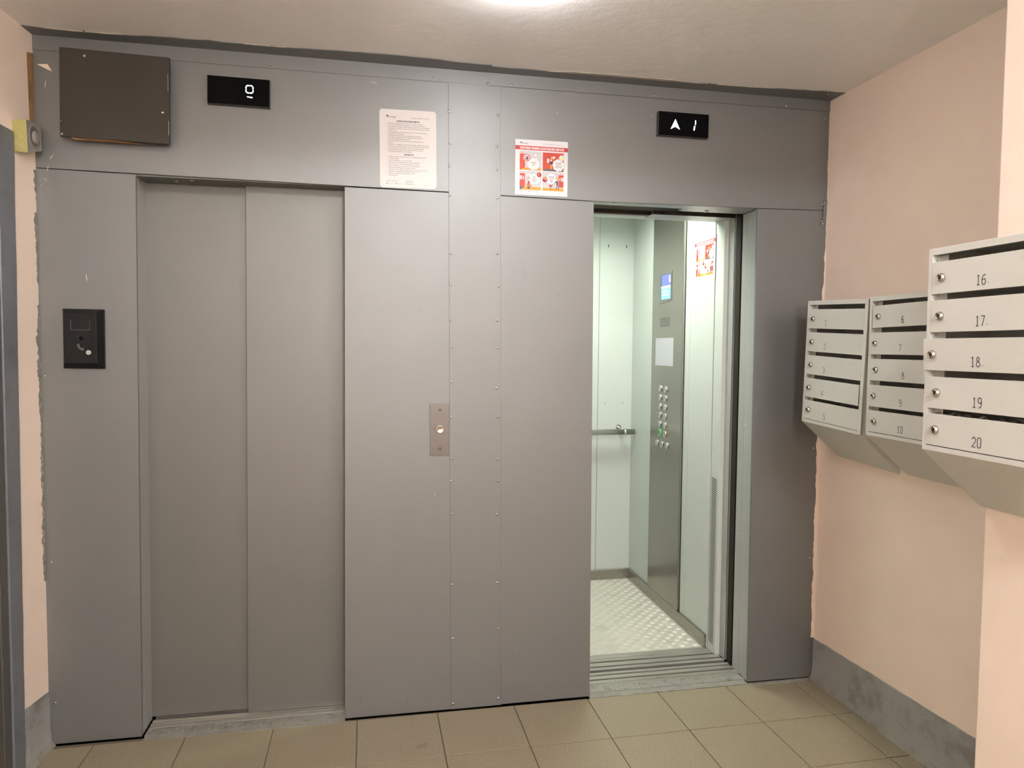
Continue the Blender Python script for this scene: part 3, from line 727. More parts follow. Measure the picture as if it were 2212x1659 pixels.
def poster_art(W, H, parent, off):
    F = Flat(W, H)
    F.disc(0.105, 0.066, 0.018, 'inkblue'); F.disc(0.102, 0.074, 0.011, 'paper2', 2); F.p([(0.11, 0.057), (0.13, 0.045), (0.123, 0.065)], 'inkblue')
    F.text(0.135, 0.078, 'МОСЛИФТ', 0.016, 'ink', width=0.10, bold=0.01); F.text(0.21, 0.096, 'с 1951', 0.008, 'ink')
    F.text(0.515, 0.072, 'ЗВОНИТЕ НАПРЯМУЮ: +7 495 730 11 81', 0.013, 'ink', width=0.41)
    F.rect(0, 0.111, 1, 0.186, 'red')
    F.text(0.088, 0.172, 'КЛЮЧЕВЫЕ ПРАВИЛА ПОЛЬЗОВАНИЯ ЛИФТОМ!', 0.042, 'white', 2, width=0.835, bold=0.02)
    P = {1: (0.088, 0.215, 0.486, 0.548), 2: (0.522, 0.215, 0.920, 0.548), 3: (0.088, 0.573, 0.486, 0.905), 4: (0.522, 0.573, 0.920, 0.905)}
    for k, (a, b_, c, d) in P.items():
        F.rect(a - 0.002, b_ - 0.002, c + 0.002, d + 0.002, 'pdark' if k != 2 else 'red', 1)
        F.rect(a, b_, c, d, 'redor' if k == 2 else 'pgrey', 2)
    def cloud(cx, cy, rx, ry, lobes=9):
        for lay, ex, m in ((4, 0.004, 'pdark'), (5, 0.0, 'white')):
            F.p([(cx + (rx * (0.90 + 0.13 * abs(math.sin(lobes * k * math.pi / 90))) + ex) * math.cos(k * math.pi / 45), cy + (ry * (0.90 + 0.13 * abs(math.sin(lobes * k * math.pi / 90))) + ex) * math.sin(k * math.pi / 45)) for k in range(90)], m, lay)
    def lines(cx, cy, ls, hgt=0.014, gap=0.023):
        for k, (t, m, wd) in enumerate(ls):
            F.text(cx - wd / 2, cy + k * gap, t, hgt, m, 7, width=wd, bold=0.01)
    # 1: hand in the door
    F.p([(0.088, 0.257), (0.186, 0.257), (0.186, 0.505), (0.088, 0.548)], 'redor', 3)
    F.p([(0.088, 0.548), (0.186, 0.505), (0.486, 0.505), (0.486, 0.548)], 'orange', 3)
    F.line([(0.128, 0.26), (0.128, 0.53)], 0.0006, 'red', 4); F.rect(0.125, 0.236, 0.160, 0.246, 'orange', 3)
    cloud(0.345, 0.435, 0.118, 0.112); F.disc(0.378, 0.280, 0.035, 'pdark', 4); F.disc(0.378, 0.280, 0.031, 'white', 5); F.disc(0.405, 0.325, 0.016, 'pdark', 4, 12); F.disc(0.405, 0.325, 0.013, 'white', 5, 12)
    F.disc(0.222, 0.325, 0.074, 'white', 6, 28); F.disc(0.222, 0.325, 0.067, 'red', 7, 28); F.disc(0.222, 0.325, 0.052, 'white', 8, 28)
    F.p([(0.196, 0.325), (0.240, 0.322), (0.262, 0.335), (0.245, 0.352), (0.232, 0.366), (0.208, 0.366)], 'ink', 9)
    for k in range(4): F.line([(0.200 + k * 0.011, 0.335), (0.196 + k * 0.013, 0.292 + abs(k - 1.5) * 0.006)], 0.0019, 'ink', 9)
    F.line([(0.175, 0.362), (0.270, 0.288)], 0.0026, 'red', 10)
    lines(0.345, 0.412, [('Не прислоняйтесь', 'red', 0.125), ('к створкам', 'ink', 0.085), ('двери', 'ink', 0.045)], gap=0.026)
    # 2: call for help
    F.line([(0.600, 0.215), (0.600, 0.535)], 0.0006, 'red', 3); F.line([(0.575, 0.215), (0.575, 0.535)], 0.0006, 'red', 3)
    F.p([(0.522, 0.548), (0.565, 0.508), (0.920, 0.508), (0.920, 0.548)], 'pdark', 3)
    F.rect(0.602, 0.322, 0.640, 0.398, 'white', 4); F.rect(0.665, 0.420, 0.692, 0.510, 'orange', 5)
    F.p([(0.655, 0.375), (0.700, 0.370), (0.705, 0.425), (0.662, 0.425)], 'navy', 6); F.line([(0.662, 0.385), (0.638, 0.392)], 0.002, 'navy', 6)
    F.disc(0.676, 0.352, 0.020, 'skin', 6, 14); F.p([(0.655, 0.345), (0.668, 0.318), (0.712, 0.322), (0.705, 0.345)], 'orange', 7)
    cloud(0.820, 0.435, 0.112, 0.110); F.disc(0.730, 0.300, 0.026, 'pdark', 4); F.disc(0.730, 0.300, 0.023, 'white', 5); F.disc(0.690, 0.298, 0.012, 'white', 5, 10)
    F.disc(0.882, 0.300, 0.055, 'pdark', 6, 24); F.disc(0.882, 0.300, 0.051, 'white', 7, 24)
    F.p([(0.868, 0.330), (0.866, 0.300), (0.875, 0.282), (0.889, 0.282), (0.898, 0.300), (0.896, 0.330)], 'yellow', 8); F.rect(0.858, 0.322, 0.906, 0.332, 'yellow', 8)
    lines(0.820, 0.400, [('При застревании', 'ink', 0.12), ('не паникуйте,', 'red', 0.10), ('нажмите кнопку', 'ink', 0.11), ('«вызов диспетчера»', 'ink', 0.13)], gap=0.026)
    # 3: dog
    F.rect(0.088, 0.612, 0.186, 0.905, 'redor', 3); F.rect(0.088, 0.650, 0.132, 0.725, 'pgrey', 4); F.rect(0.148, 0.665, 0.166, 0.722, 'white', 4); F.rect(0.125, 0.592, 0.160, 0.602, 'orange', 3)
    F.p([(0.088, 0.905), (0.088, 0.835), (0.176, 0.858), (0.110, 0.905)], 'pdark', 4); F.p([(0.105, 0.905), (0.190, 0.852), (0.486, 0.852), (0.486, 0.905)], 'orange', 4)
    cloud(0.370, 0.705, 0.110, 0.105); F.disc(0.270, 0.628, 0.034, 'pdark', 4); F.disc(0.270, 0.628, 0.030, 'white', 5); F.disc(0.225, 0.635, 0.014, 'white', 5, 10)
    F.disc(0.252, 0.715, 0.027, 'ink', 6, 16); F.disc(0.253, 0.722, 0.023, 'skin', 7, 16); F.p([(0.238, 0.745), (0.270, 0.745), (0.276, 0.800), (0.236, 0.800)], 'red', 6)
    F.p([(0.240, 0.800), (0.272, 0.800), (0.270, 0.890), (0.242, 0.890)], 'navy', 6)
    F.p([(0.205, 0.790), (0.245, 0.812), (0.300, 0.812), (0.308, 0.840), (0.300, 0.892), (0.288, 0.892), (0.284, 0.850), (0.240, 0.850), (0.236, 0.895), (0.222, 0.895), (0.220, 0.835), (0.196, 0.808)], 'brown', 8); F.line([(0.300, 0.815), (0.320, 0.845)], 0.0016, 'brown', 8)
    F.disc(0.454, 0.625, 0.046, 'red', 6, 20); F.p([(0.425, 0.632), (0.450, 0.615), (0.472, 0.622), (0.450, 0.648)], 'brown', 7); F.p([(0.455, 0.625), (0.490, 0.618), (0.480, 0.640), (0.462, 0.642)], 'navy', 8); F.p([(0.440, 0.600), (0.455, 0.595), (0.455, 0.615)], 'white', 7)
    lines(0.362, 0.665, [('Возите', 'ink', 0.05), ('собаку', 'ink', 0.05), ('на коротком', 'red', 0.11), ('поводке или', 'ink', 0.085), ('на руках', 'ink', 0.07)], gap=0.024)
    # 4: pushchair
    F.rect(0.522, 0.856, 0.920, 0.905, 'orange', 3); F.rect(0.826, 0.612, 0.920, 0.836, 'redor', 3); F.rect(0.875, 0.655, 0.920, 0.725, 'pgrey', 4); F.rect(0.845, 0.668, 0.860, 0.720, 'white', 4); F.rect(0.855, 0.592, 0.89, 0.602, 'orange', 3)
    cloud(0.690, 0.690, 0.108, 0.105); F.disc(0.565, 0.705, 0.050, 'red', 6, 20); F.p([(0.522, 0.695), (0.545, 0.660), (0.572, 0.670), (0.560, 0.712)], 'orange', 7); F.p([(0.530, 0.700), (0.560, 0.710), (0.572, 0.748), (0.545, 0.742)], 'navy', 8); F.rect(0.58, 0.67, 0.592, 0.715, 'white', 7)
    F.p([(0.648, 0.800), (0.662, 0.772), (0.668, 0.795), (0.712, 0.795), (0.700, 0.828), (0.672, 0.840), (0.645, 0.826)], 'red', 6); F.disc(0.664, 0.868, 0.014, 'ink', 6, 12); F.disc(0.664, 0.868, 0.009, 'orange', 7, 12); F.disc(0.698, 0.868, 0.014, 'ink', 6, 12); F.disc(0.698, 0.868, 0.009, 'orange', 7, 12)
    F.line([(0.706, 0.800), (0.725, 0.775)], 0.0014, 'ink', 6); F.line([(0.66, 0.86), (0.69, 0.83)], 0.0012, 'ink', 6)
    F.disc(0.783, 0.680, 0.026, 'orange', 6, 16); F.disc(0.778, 0.690, 0.020, 'skin', 7, 16); F.p([(0.772, 0.668), (0.812, 0.672), (0.810, 0.722), (0.795, 0.710)], 'orange', 6)
    F.p([(0.778, 0.722), (0.812, 0.722), (0.820, 0.790), (0.788, 0.790)], 'navy', 8); F.line([(0.782, 0.730), (0.735, 0.770)], 0.0022, 'navy', 8); F.line([(0.795, 0.788), (0.782, 0.880)], 0.0026, 'navy', 8); F.line([(0.810, 0.788), (0.828, 0.880)], 0.0026, 'navy', 8)
    lines(0.688, 0.655, [('Возьмите ребенка', 'ink', 0.115), ('за руку, коляску', 'red', 0.105), ('за ручку,', 'red', 0.06), ('входите', 'ink', 0.055), ('первыми', 'ink', 0.045)], gap=0.024)
    F.disc(0.098, 0.930, 0.008, 'ink'); F.text(0.115, 0.936, '@moslift', 0.013, 'ink', width=0.085)
    F.disc(0.270, 0.932, 0.009, 'ink'); F.text(0.300, 0.940, 'moslift_official', 0.013, 'ink', width=0.14)
    F.text(0.83, 0.945, 'moslift.ru', 0.011, 'ink', width=0.085)
    o = F.build('printed_artwork', parent); o.location = (0, off, 0); return o
W2, H2 = 0.2175, 0.2195
n2 = tag(place_front(empty('poster'), 0.6685, -0.0006, 2.1010, ry=math.radians(0.0)), 'square red and white cartoon safety poster on the front cladding, right of the cover strip', 'poster', 'lift safety posters')
b = B(); b.box(0, W2, -0.0006, 0, 0, H2); b.build('sheet', 'paper2', n2)
art = poster_art(W2, H2, n2, -0.0006)
n3 = tag(empty('poster', (CX1 - 0.0004, 0.608, 1.8340), (0, 0, math.radians(-90))), 'same cartoon safety poster stuck inside the lift car, right of the steel control panel', 'poster', 'lift safety posters')
n3['label'] = 'cartoon safety poster stuck on the pale wall inside the open lift car'
sh = copy([c for c in n2.children if c.name.startswith('sheet')][0], n3); ar = copy(art, n3)
n3.scale = (1.04, 1, 0.985)
for c in (sh,): c.name = 'sheet'

# ------------------------------------------------------------------ floor displays above the doors
def display(x0, x1, z0, z1, rot, label, glyphs):
    w, h = x1 - x0, z1 - z0
    e = tag(empty('floor_display', (x0, -0.0004, z0), (0, rot, 0)), label, 'display', 'floor displays above the lift doors')
    b = B(); b.box(0, w, -0.0205, 0, 0, h); b.build('housing', 'displayside', e, bevel=0.001)
    b = B(); b.box(0.0015, w - 0.0015, -0.0235, -0.0206, 0.0015, h - 0.0015); b.build('glass_front', 'glassblack', e, bevel=0.0006)
    for gname, gs in glyphs:
        b = B()
        for g in gs: b.prism([(p[0], -0.0237, p[1]) for p in g], (0, -0.0003, 0))
        o = b.build(gname, 'led', e)
        if len(gs) > 1: o['kind'] = 'stuff'
    return e
def seg(ax, az, bx, bz_, w=0.0042):
    L = math.hypot(bx - ax, bz_ - az); ux, uz = (bx - ax) / L, (bz_ - az) / L; nx, nz = -uz, ux; c = w / 2
    return [(ax, az), (ax + ux * c + nx * c, az + uz * c + nz * c), (bx - ux * c + nx * c, bz_ - uz * c + nz * c), (bx, bz_), (bx - ux * c - nx * c, bz_ - uz * c - nz * c), (ax + ux * c - nx * c, az + uz * c - nz * c)]
gx, gz = 0.1355, 0.0470
zero = [seg(gx, gz + 0.004, gx, gz + 0.0125), seg(gx, gz + 0.0135, gx, gz + 0.0225), seg(gx + 0.0245, gz + 0.004, gx + 0.0245, gz + 0.0125), seg(gx + 0.0245, gz + 0.0135, gx + 0.0245, gz + 0.0225),
        seg(gx + 0.003, gz + 0.0265, gx + 0.0120, gz + 0.0265), seg(gx + 0.0125, gz + 0.0265, gx + 0.0215, gz + 0.0265), seg(gx + 0.003, gz, gx + 0.0120, gz), seg(gx + 0.0125, gz, gx + 0.0215, gz),
        seg(gx, gz + 0.0225, gx + 0.004, gz + 0.0265), seg(gx + 0.0245, gz + 0.0225, gx + 0.0205, gz + 0.0265), seg(gx, gz + 0.004, gx + 0.004, gz), seg(gx + 0.0245, gz + 0.004, gx + 0.0205, gz),
        seg(gx + 0.003, gz - 0.0145, gx + 0.0125, gz - 0.0145, 0.0035), seg(gx + 0.011, gz - 0.0158, gx + 0.0235, gz - 0.0158, 0.004)]
display(-0.4857, -0.2672, 2.3700, 2.4715, math.radians(0.4), 'black wall display reading 0 above the closed left lift door', [('lit_digit', zero)])
arrow = [('lit_arrow', [[(0.073, 0.0685), (0.0525, 0.0270), (0.073, 0.0375), (0.0930, 0.0270)]]),
         ('lit_digit', [seg(0.1620, 0.0500, 0.1625, 0.0700, 0.0045), seg(0.1560, 0.0265, 0.1590, 0.0475, 0.0052)])]
display(1.2655, 1.4885, 2.3685, 2.4665, math.radians(0.1), 'black wall display with white up arrow and 1 above the open right lift', arrow)

# ------------------------------------------------------------------ painted junction box top left
jb = tag(empty('junction_box', (-0.785, 0, 2.20)), 'dark olive brown painted metal box high on the cladding at top left', 'box')
def atj(o): o.parent = jb; o.matrix_parent_inverse = Matrix.Translation((0.785, 0, -2.20)); return o
b = B(); b.quadxz([(-0.945, 2.222), (-0.628, 2.214), (-0.622, 2.492), (-0.940, 2.497)], -0.046, -0.0006); atj(b.build('housing', 'boxpaint', bevel=0.001))
b = B(); b.quadxz([(-0.9630, 2.2090), (-0.6080, 2.2040), (-0.6030, 2.5080), (-0.9590, 2.5140)], -0.060, -0.0465); lid = atj(b.build('lid', 'boxpaint', bevel=0.0015, seg=2))
b = B()
for x, z, w, h in ((-0.6085, 2.42, 0.0012, 0.06), (-0.608, 2.26, 0.0015, 0.05), (-0.956, 2.217, 0.006, 0.006), (-0.8790, 2.4900, 0.007, 0.007), (-0.958, 2.262, 0.002, 0.003)):
    b.box(x - w / 2, x + w / 2, -0.0606, -0.0600, z - h / 2, z + h / 2)
o = b.build('paint_chips', 'chip'); o['kind'] = 'stuff'; o.parent = jb; o.matrix_parent_inverse = Matrix.Translation((0.785, 0, -2.20))
for x, z in ((-0.6280, 2.3130), (-0.9400, 2.3650)):
    b = B(); b.lathe((x, -0.060, z), (0, -1, 0), [(0.0045, 0), (0.0045, 0.002), (0.002, 0.003)], 12); atj(b.build('lock_screw', 'screw' if x > -0.8 else 'boxpaint'))
b = B(); b.prism([(-0.91, -0.058, 2.2085), (-0.75, -0.050, 2.2035), (-0.70, -0.03, 2.2030), (-0.88, -0.03, 2.2060)], (0, 0, 0.0012)); b.prism([(-0.93, -0.057, 2.2085), (-0.92, -0.05, 2.2030), (-0.88, -0.04, 2.2050)], (0, 0, 0.001))
atj(b.build('torn_cardboard', 'tape'))

# ------------------------------------------------------------------ intercom
ic = tag(empty('intercom', (-0.918, 0, 1.50)), 'black intercom box with steel button and handset symbol left of the closed lift', 'intercom')
def ati(o): o.parent = ic; o.matrix_parent_inverse = Matrix.Translation((0.918, 0, -1.50)); return o
b = B()
bk = [(-0.9860, -0.0005, 1.3975), (-0.8505, -0.0005, 1.3960), (-0.8495, -0.0005, 1.6110), (-0.9850, -0.0005, 1.6120)]
md_ = [(p[0], -0.012, p[2]) for p in bk]
ft = [(-0.9720, -0.040, 1.4160), (-0.8670, -0.040, 1.4160), (-0.8665, -0.040, 1.5985), (-0.9715, -0.040, 1.5985)]
b.add(bk + md_ + ft, [(0, 3, 2, 1), (0, 1, 5, 4), (1, 2, 6, 5), (2, 3, 7, 6), (3, 0, 4, 7), (4, 5, 9, 8), (5, 6, 10, 9), (6, 7, 11, 10), (7, 4, 8, 11), (8, 9, 10, 11)])
ati(b.build('housing', 'intercom', bevel=0.0012))
b = B()
b.box(-0.9495, -0.9485, -0.0408, -0.040, 1.536, 1.572); b.box(-0.9495, -0.8880, -0.0408, -0.040, 1.535, 1.5362); b.box(-0.8885, -0.8880, -0.0406, -0.040, 1.536, 1.568)
ati(b.build('screen_frame', 'greymetal'))
b = B()
for i in range(5):
    for j in range(4): b.lathe((-0.940 + i * 0.0105, -0.0401, 1.543 + j * 0.0085), (0, -1, 0), [(0.0011, 0), (0.0011, 0.0002)], 6)
ati(b.build('speaker_holes', 'black'))
def ring(name, x, z, r0, r1, d, m, seg=24):
    b = B(); b.lathe((x, -0.040, z), (0, -1, 0), [(r1, 0), (r1, d), (r0, d), (r0, 0)], seg, cap=False); return ati(b.build(name, m))
ring('lens_ring', -0.9195, 1.5080, 0.0115, 0.0130, 0.0006, 'intercom')
b = B(); b.lathe((-0.9195, -0.0395, 1.5080), (0, -1, 0), [(0.0115, 0), (0.0115, 0.0007)], 20); ati(b.build('lens_recess', 'black'))
b = B(); b.lathe((-0.9155, -0.0400, 1.5060), (0, -1, 0), [(0.0070, 0), (0.0070, 0.002), (0.0055, 0.0026), (0.0055, 0.0018)], 18); ati(b.build('camera_lens', 'glassblack'))
ring('speaker_ring', -0.9450, 1.4540, 0.0150, 0.0162, 0.0005, 'intercom')
ring('button_ring', -0.8940, 1.4545, 0.0150, 0.0162, 0.0008, 'intercom')
b = B(); b.lathe((-0.8920, -0.040, 1.4550), (0, -1, 0), [(0.0090, 0), (0.0090, 0.004), (0.0080, 0.0048)], 20); o = ati(b.build('call_button', 'screw'))
hs = [(-0.9290, 1.4845), (-0.9235, 1.4845), (-0.9225, 1.4815), (-0.9245, 1.4790), (-0.9205, 1.4725), (-0.9150, 1.4680), (-0.9125, 1.4705), (-0.9085, 1.4695), (-0.9090, 1.4655), (-0.9130, 1.4635), (-0.9195, 1.4660), (-0.9255, 1.4725), (-0.9290, 1.4790), (-0.9290, 1.4845)]
b = B()
for (a, c) in zip(hs, hs[1:]):
    L = math.hypot(c[0] - a[0], c[1] - a[1]); nx, nz = -(c[1] - a[1]) / L * 0.0005, (c[0] - a[0]) / L * 0.0005
    b.prism([(a[0] + nx, -0.0404, a[1] + nz), (c[0] + nx, -0.0404, c[1] + nz), (c[0] - nx, -0.0404, c[1] - nz), (a[0] - nx, -0.0404, a[1] - nz)], (0, 0.0004, 0))
ati(b.build('handset_symbol', 'chip'))

# ------------------------------------------------------------------ landing call plate
cpl = tag(empty('call_plate', (0.370, 0, 1.154)), 'brushed steel call plate with one round button on the middle cladding', 'button')
def atl(o): o.parent = cpl; o.matrix_parent_inverse = Matrix.Translation((-0.370, 0, -1.154)); return o
atl(quado('plate', [(0.3310, 1.0510), (0.4075, 1.0495), (0.4070, 1.2575), (0.3300, 1.2585)], -0.0028, -0.0006, 'callsteel', bevel=0.0007))
for z in (1.2340, 1.0790):
    b = B(); b.lathe((0.3710, -0.0028, z), (0, -1, 0), [(0.0072, 0), (0.0072, 0.0014), (0.0050, 0.0016), (0.0046, 0.0003)], 18, 0); b.lathe((0.3710, -0.0031, z), (0, -1, 0), [(0.0030, 0), (0.0030, 0.0004)], 6, 1)
    atl(b.build('screw', ['callsteel', 'hole']))
b = B(); b.lathe((0.3710, -0.0028, 1.1575), (0, -1, 0), [(0.0160, 0), (0.0160, 0.0035), (0.0148, 0.0048), (0.0132, 0.0048), (0.0080, 0.0018), (0.0020, 0.0008)], 28); atl(b.build('push_button', 'lock'))

# ------------------------------------------------------------------ alarm sounder on the left wall
sr = tag(empty('alarm_sounder', (-1.05, -0.09, 2.13)), 'small square grey sounder with yellow-green taped sides on the left wall', 'alarm')
def ats(o): o.parent = sr; o.matrix_parent_inverse = Matrix.Translation((1.05, 0.09, -2.13)); return o
fr = [(-1.030, -0.1487, 2.2355), (-1.030, -0.0380, 2.2484), (-1.030, -0.0330, 2.1600), (-1.030, -0.1416, 2.1260)]
bkx = [(xl(p[1]) + 0.0006, p[1] * 0.96 - 0.001, 2.185 + (p[2] - 2.185) * 0.93) for p in fr]
b = B(); b.add(fr + bkx, [(0, 1, 2, 3), (7, 6, 5, 4), (0, 4, 5, 1), (1, 5, 6, 2), (2, 6, 7, 3), (3, 7, 4, 0)])
b.m = [0, 1, 1, 1, 1, 1]
ats(b.build('housing', ['sirengrey', 'sirentape'], bevel=0.002, seg=2))
b = B(); b.lathe((-1.0302, -0.090, 2.1925), (1, 0, 0), [(0.0400, 0), (0.0400, 0.0012), (0.0360, 0.0014), (0.0340, 0.0004)], 28, 0)
ats(b.build('horn_rim', 'sirengrey'))
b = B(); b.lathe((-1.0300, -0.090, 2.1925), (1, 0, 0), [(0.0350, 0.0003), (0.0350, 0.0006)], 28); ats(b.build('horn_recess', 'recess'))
b = B(); b.lathe((-1.0298, -0.088, 2.1905), (1, 0, 0), [(0.0230, 0), (0.0215, 0.004), (0.0150, 0.0075), (0.006, 0.009)], 24); ats(b.build('dome', 'sirengrey'))

# ------------------------------------------------------------------ painted door casing at the left edge
d3 = struct(empty('door_3', (-1.08, -0.5, 0)))
def at3(o): o.parent = d3; o.matrix_parent_inverse = Matrix.Translation((1.08, 0.5, 0)); return o
def wallpoly(pts, d0, d1, name, m, bevel=0.003):
    b = B(); b.prism([(xl(y) + d0, y, z) for y, z in pts], (d1 - d0, 0, 0)); return at3(b.build(name, m, bevel=bevel, seg=2))
rg = random.Random(8); side = [(-0.178 + 0.030 * (k / 24) + rg.uniform(-0.0015, 0.0015), 0.002 + 2.19 * k / 24) for k in range(25)]
wallpoly([(-0.245, 0.002)] + side + [(-0.245, 2.193)], -0.001, 0.010, 'casing', 'casing')
wallpoly([(-1.150, 2.105), (-0.246, 2.105), (-0.246, 2.193), (-1.150, 2.193)], -0.001, 0.010, 'casing', 'casing')
wallpoly([(-1.230, 0.002), (-1.151, 0.002), (-1.151, 2.193), (-1.230, 2.193)], -0.001, 0.010, 'casing', 'casing')
wallpoly([(-0.290, 0.002), (-0.2455, 0.002), (-0.2455, 2.104), (-0.290, 2.104)], -0.001, 0.005, 'door_frame', 'leaf')
wallpoly([(-1.150, 0.004), (-0.2915, 0.004), (-0.2915, 2.104), (-1.150, 2.104)], -0.001, 0.003, 'door_leaf', 'leaf')
b = B(); b.tube((xl(-1.05) + 0.003, -1.05, 1.0), (xl(-1.05) + 0.05, -1.05, 1.0), 0.009, 12); b.tube((xl(-1.05) + 0.05, -1.055, 1.0), (xl(-0.94) + 0.05, -0.94, 1.0), 0.008, 12)
at3(b.build('door_handle', 'greymetal'))

# ------------------------------------------------------------------ mailboxes
DIG = {'0': [[(0.2, 1), (0.75, 1), (1, 0.85), (1, 0.15), (0.8, 0), (0.2, 0), (0, 0.15), (0, 0.85), (0.2, 1)]],
       '1': [[(0.25, 0.88), (0.55, 1), (0.55, 0)], [(0.2, 0), (0.85, 0)]],
       '2': [[(0, 0.8), (0.2, 0.98), (0.75, 1), (1, 0.82), (1, 0.6), (0.05, 0.02)], [(0.05, 0.0), (1, 0)]],
       '3': [[(0.05, 0.95), (0.5, 1), (0.9, 0.9), (0.9, 0.62), (0.45, 0.52)], [(0.45, 0.52), (1, 0.42), (1, 0.12), (0.6, 0), (0.05, 0.06)]],
       '4': [[(0.7, 0), (0.7, 1), (0, 0.28), (1, 0.28)]],
       '5': [[(0.95, 1), (0.15, 1), (0.1, 0.58), (0.7, 0.58), (1, 0.42), (1, 0.12), (0.75, 0), (0.05, 0.02)]],
       '6': [[(0.95, 0.95), (0.6, 1), (0.15, 0.8), (0, 0.45), (0.05, 0.12), (0.3, 0), (0.75, 0), (1, 0.15), (1, 0.4), (0.75, 0.55), (0.1, 0.5)]],
       '7': [[(0, 1), (1, 1), (0.35, 0)]],
       '8': [[(0.5, 0.55), (0.15, 0.68), (0.15, 0.9), (0.5, 1), (0.85, 0.9), (0.85, 0.68), (0.5, 0.55), (0.05, 0.4), (0, 0.12), (0.3, 0), (0.7, 0), (1, 0.12), (0.95, 0.4), (0.5, 0.55)]],
       '9': [[(1, 0.6), (0.75, 0.48), (0.25, 0.48), (0, 0.62), (0, 0.88), (0.25, 1), (0.75, 1), (1, 0.85), (1, 0.3), (0.8, 0.02), (0.2, 0)]]}
def number(txt, h, parent, x, z, dot=False, yy=-0.0006):
    b = B(); w = h * 0.42; gap = h * 0.25; wd = 0.0017; cx = x - (len(txt) * w + (len(txt) - 1) * gap) / 2
    def rib(p, q):
        L = math.hypot(q[0] - p[0], q[1] - p[1]); ux, uz = (q[0] - p[0]) / L * wd * 0.4, (q[1] - p[1]) / L * wd * 0.4; nx, nz = -uz * 1.25, ux * 1.25
        b.add([(p[0] - ux + nx, yy, p[1] - uz + nz), (q[0] + ux + nx, yy, q[1] + uz + nz), (q[0] + ux - nx, yy, q[1] + uz - nz), (p[0] - ux - nx, yy, p[1] - uz - nz)], [(0, 1, 2, 3)])
    for ch in txt:
        for st in DIG[ch]:
            pp = [(cx + a * w, z - h / 2 + c * h) for a, c in st]
            for p, q in zip(pp, pp[1:]): rib(p, q)
        cx += w + gap
    if dot: b.add([(cx + 0.001, yy, z - h * 0.42), (cx + 0.0028, yy, z - h * 0.42), (cx + 0.0028, yy, z - h * 0.32), (cx + 0.001, yy, z - h * 0.32)], [(0, 1, 2, 3)])
    o = b.build('painted_number', 'pen', parent); return o

MW, MH, MD, DROP = 0.368, 0.5025, 0.1785, 0.153
lk = B(); lk.lathe((0, 0, 0), (0, -1, 0), [(0.0112, 0), (0.0112, 0.0025), (0.0085, 0.0085), (0.0060, 0.0090), (0.0057, 0.0080), (0.001, 0.0080)], 20, 0); lk.box(-0.0012, 0.0012, -0.0096, -0.0082, -0.0042, 0.0042, 1)
_l = lk.build('lock', ['lock', 'hole']); bpy.data.objects.remove(_l); lock_me = bpy.data.meshes['lock']
def door_mesh(crease=False):
    w, h = 0.338, 0.0785
    b = B()
    if not crease:
        b.box(0, w, 0, 0.0012, 0, h); b.box(0, w, 0.0012, 0.012, 0, 0.0012)
    else:
        xs = (0, 0.10, 0.175, 0.205, 0.25, w); dy = (0.0, -0.001, -0.005, -0.001, 0.0, 0.0)
        for i in range(5):
            b.add([(xs[i], 0, 0), (xs[i + 1], 0, 0), (xs[i + 1], dy[i + 1], h), (xs[i], dy[i], h), (xs[i], 0.0012, 0), (xs[i + 1], 0.0012, 0), (xs[i + 1], dy[i + 1] + 0.0012, h), (xs[i], dy[i] + 0.0012, h)],
                  [(0, 1, 2, 3), (7, 6, 5, 4), (3, 2, 6, 7), (0, 4, 5, 1)])
    return b
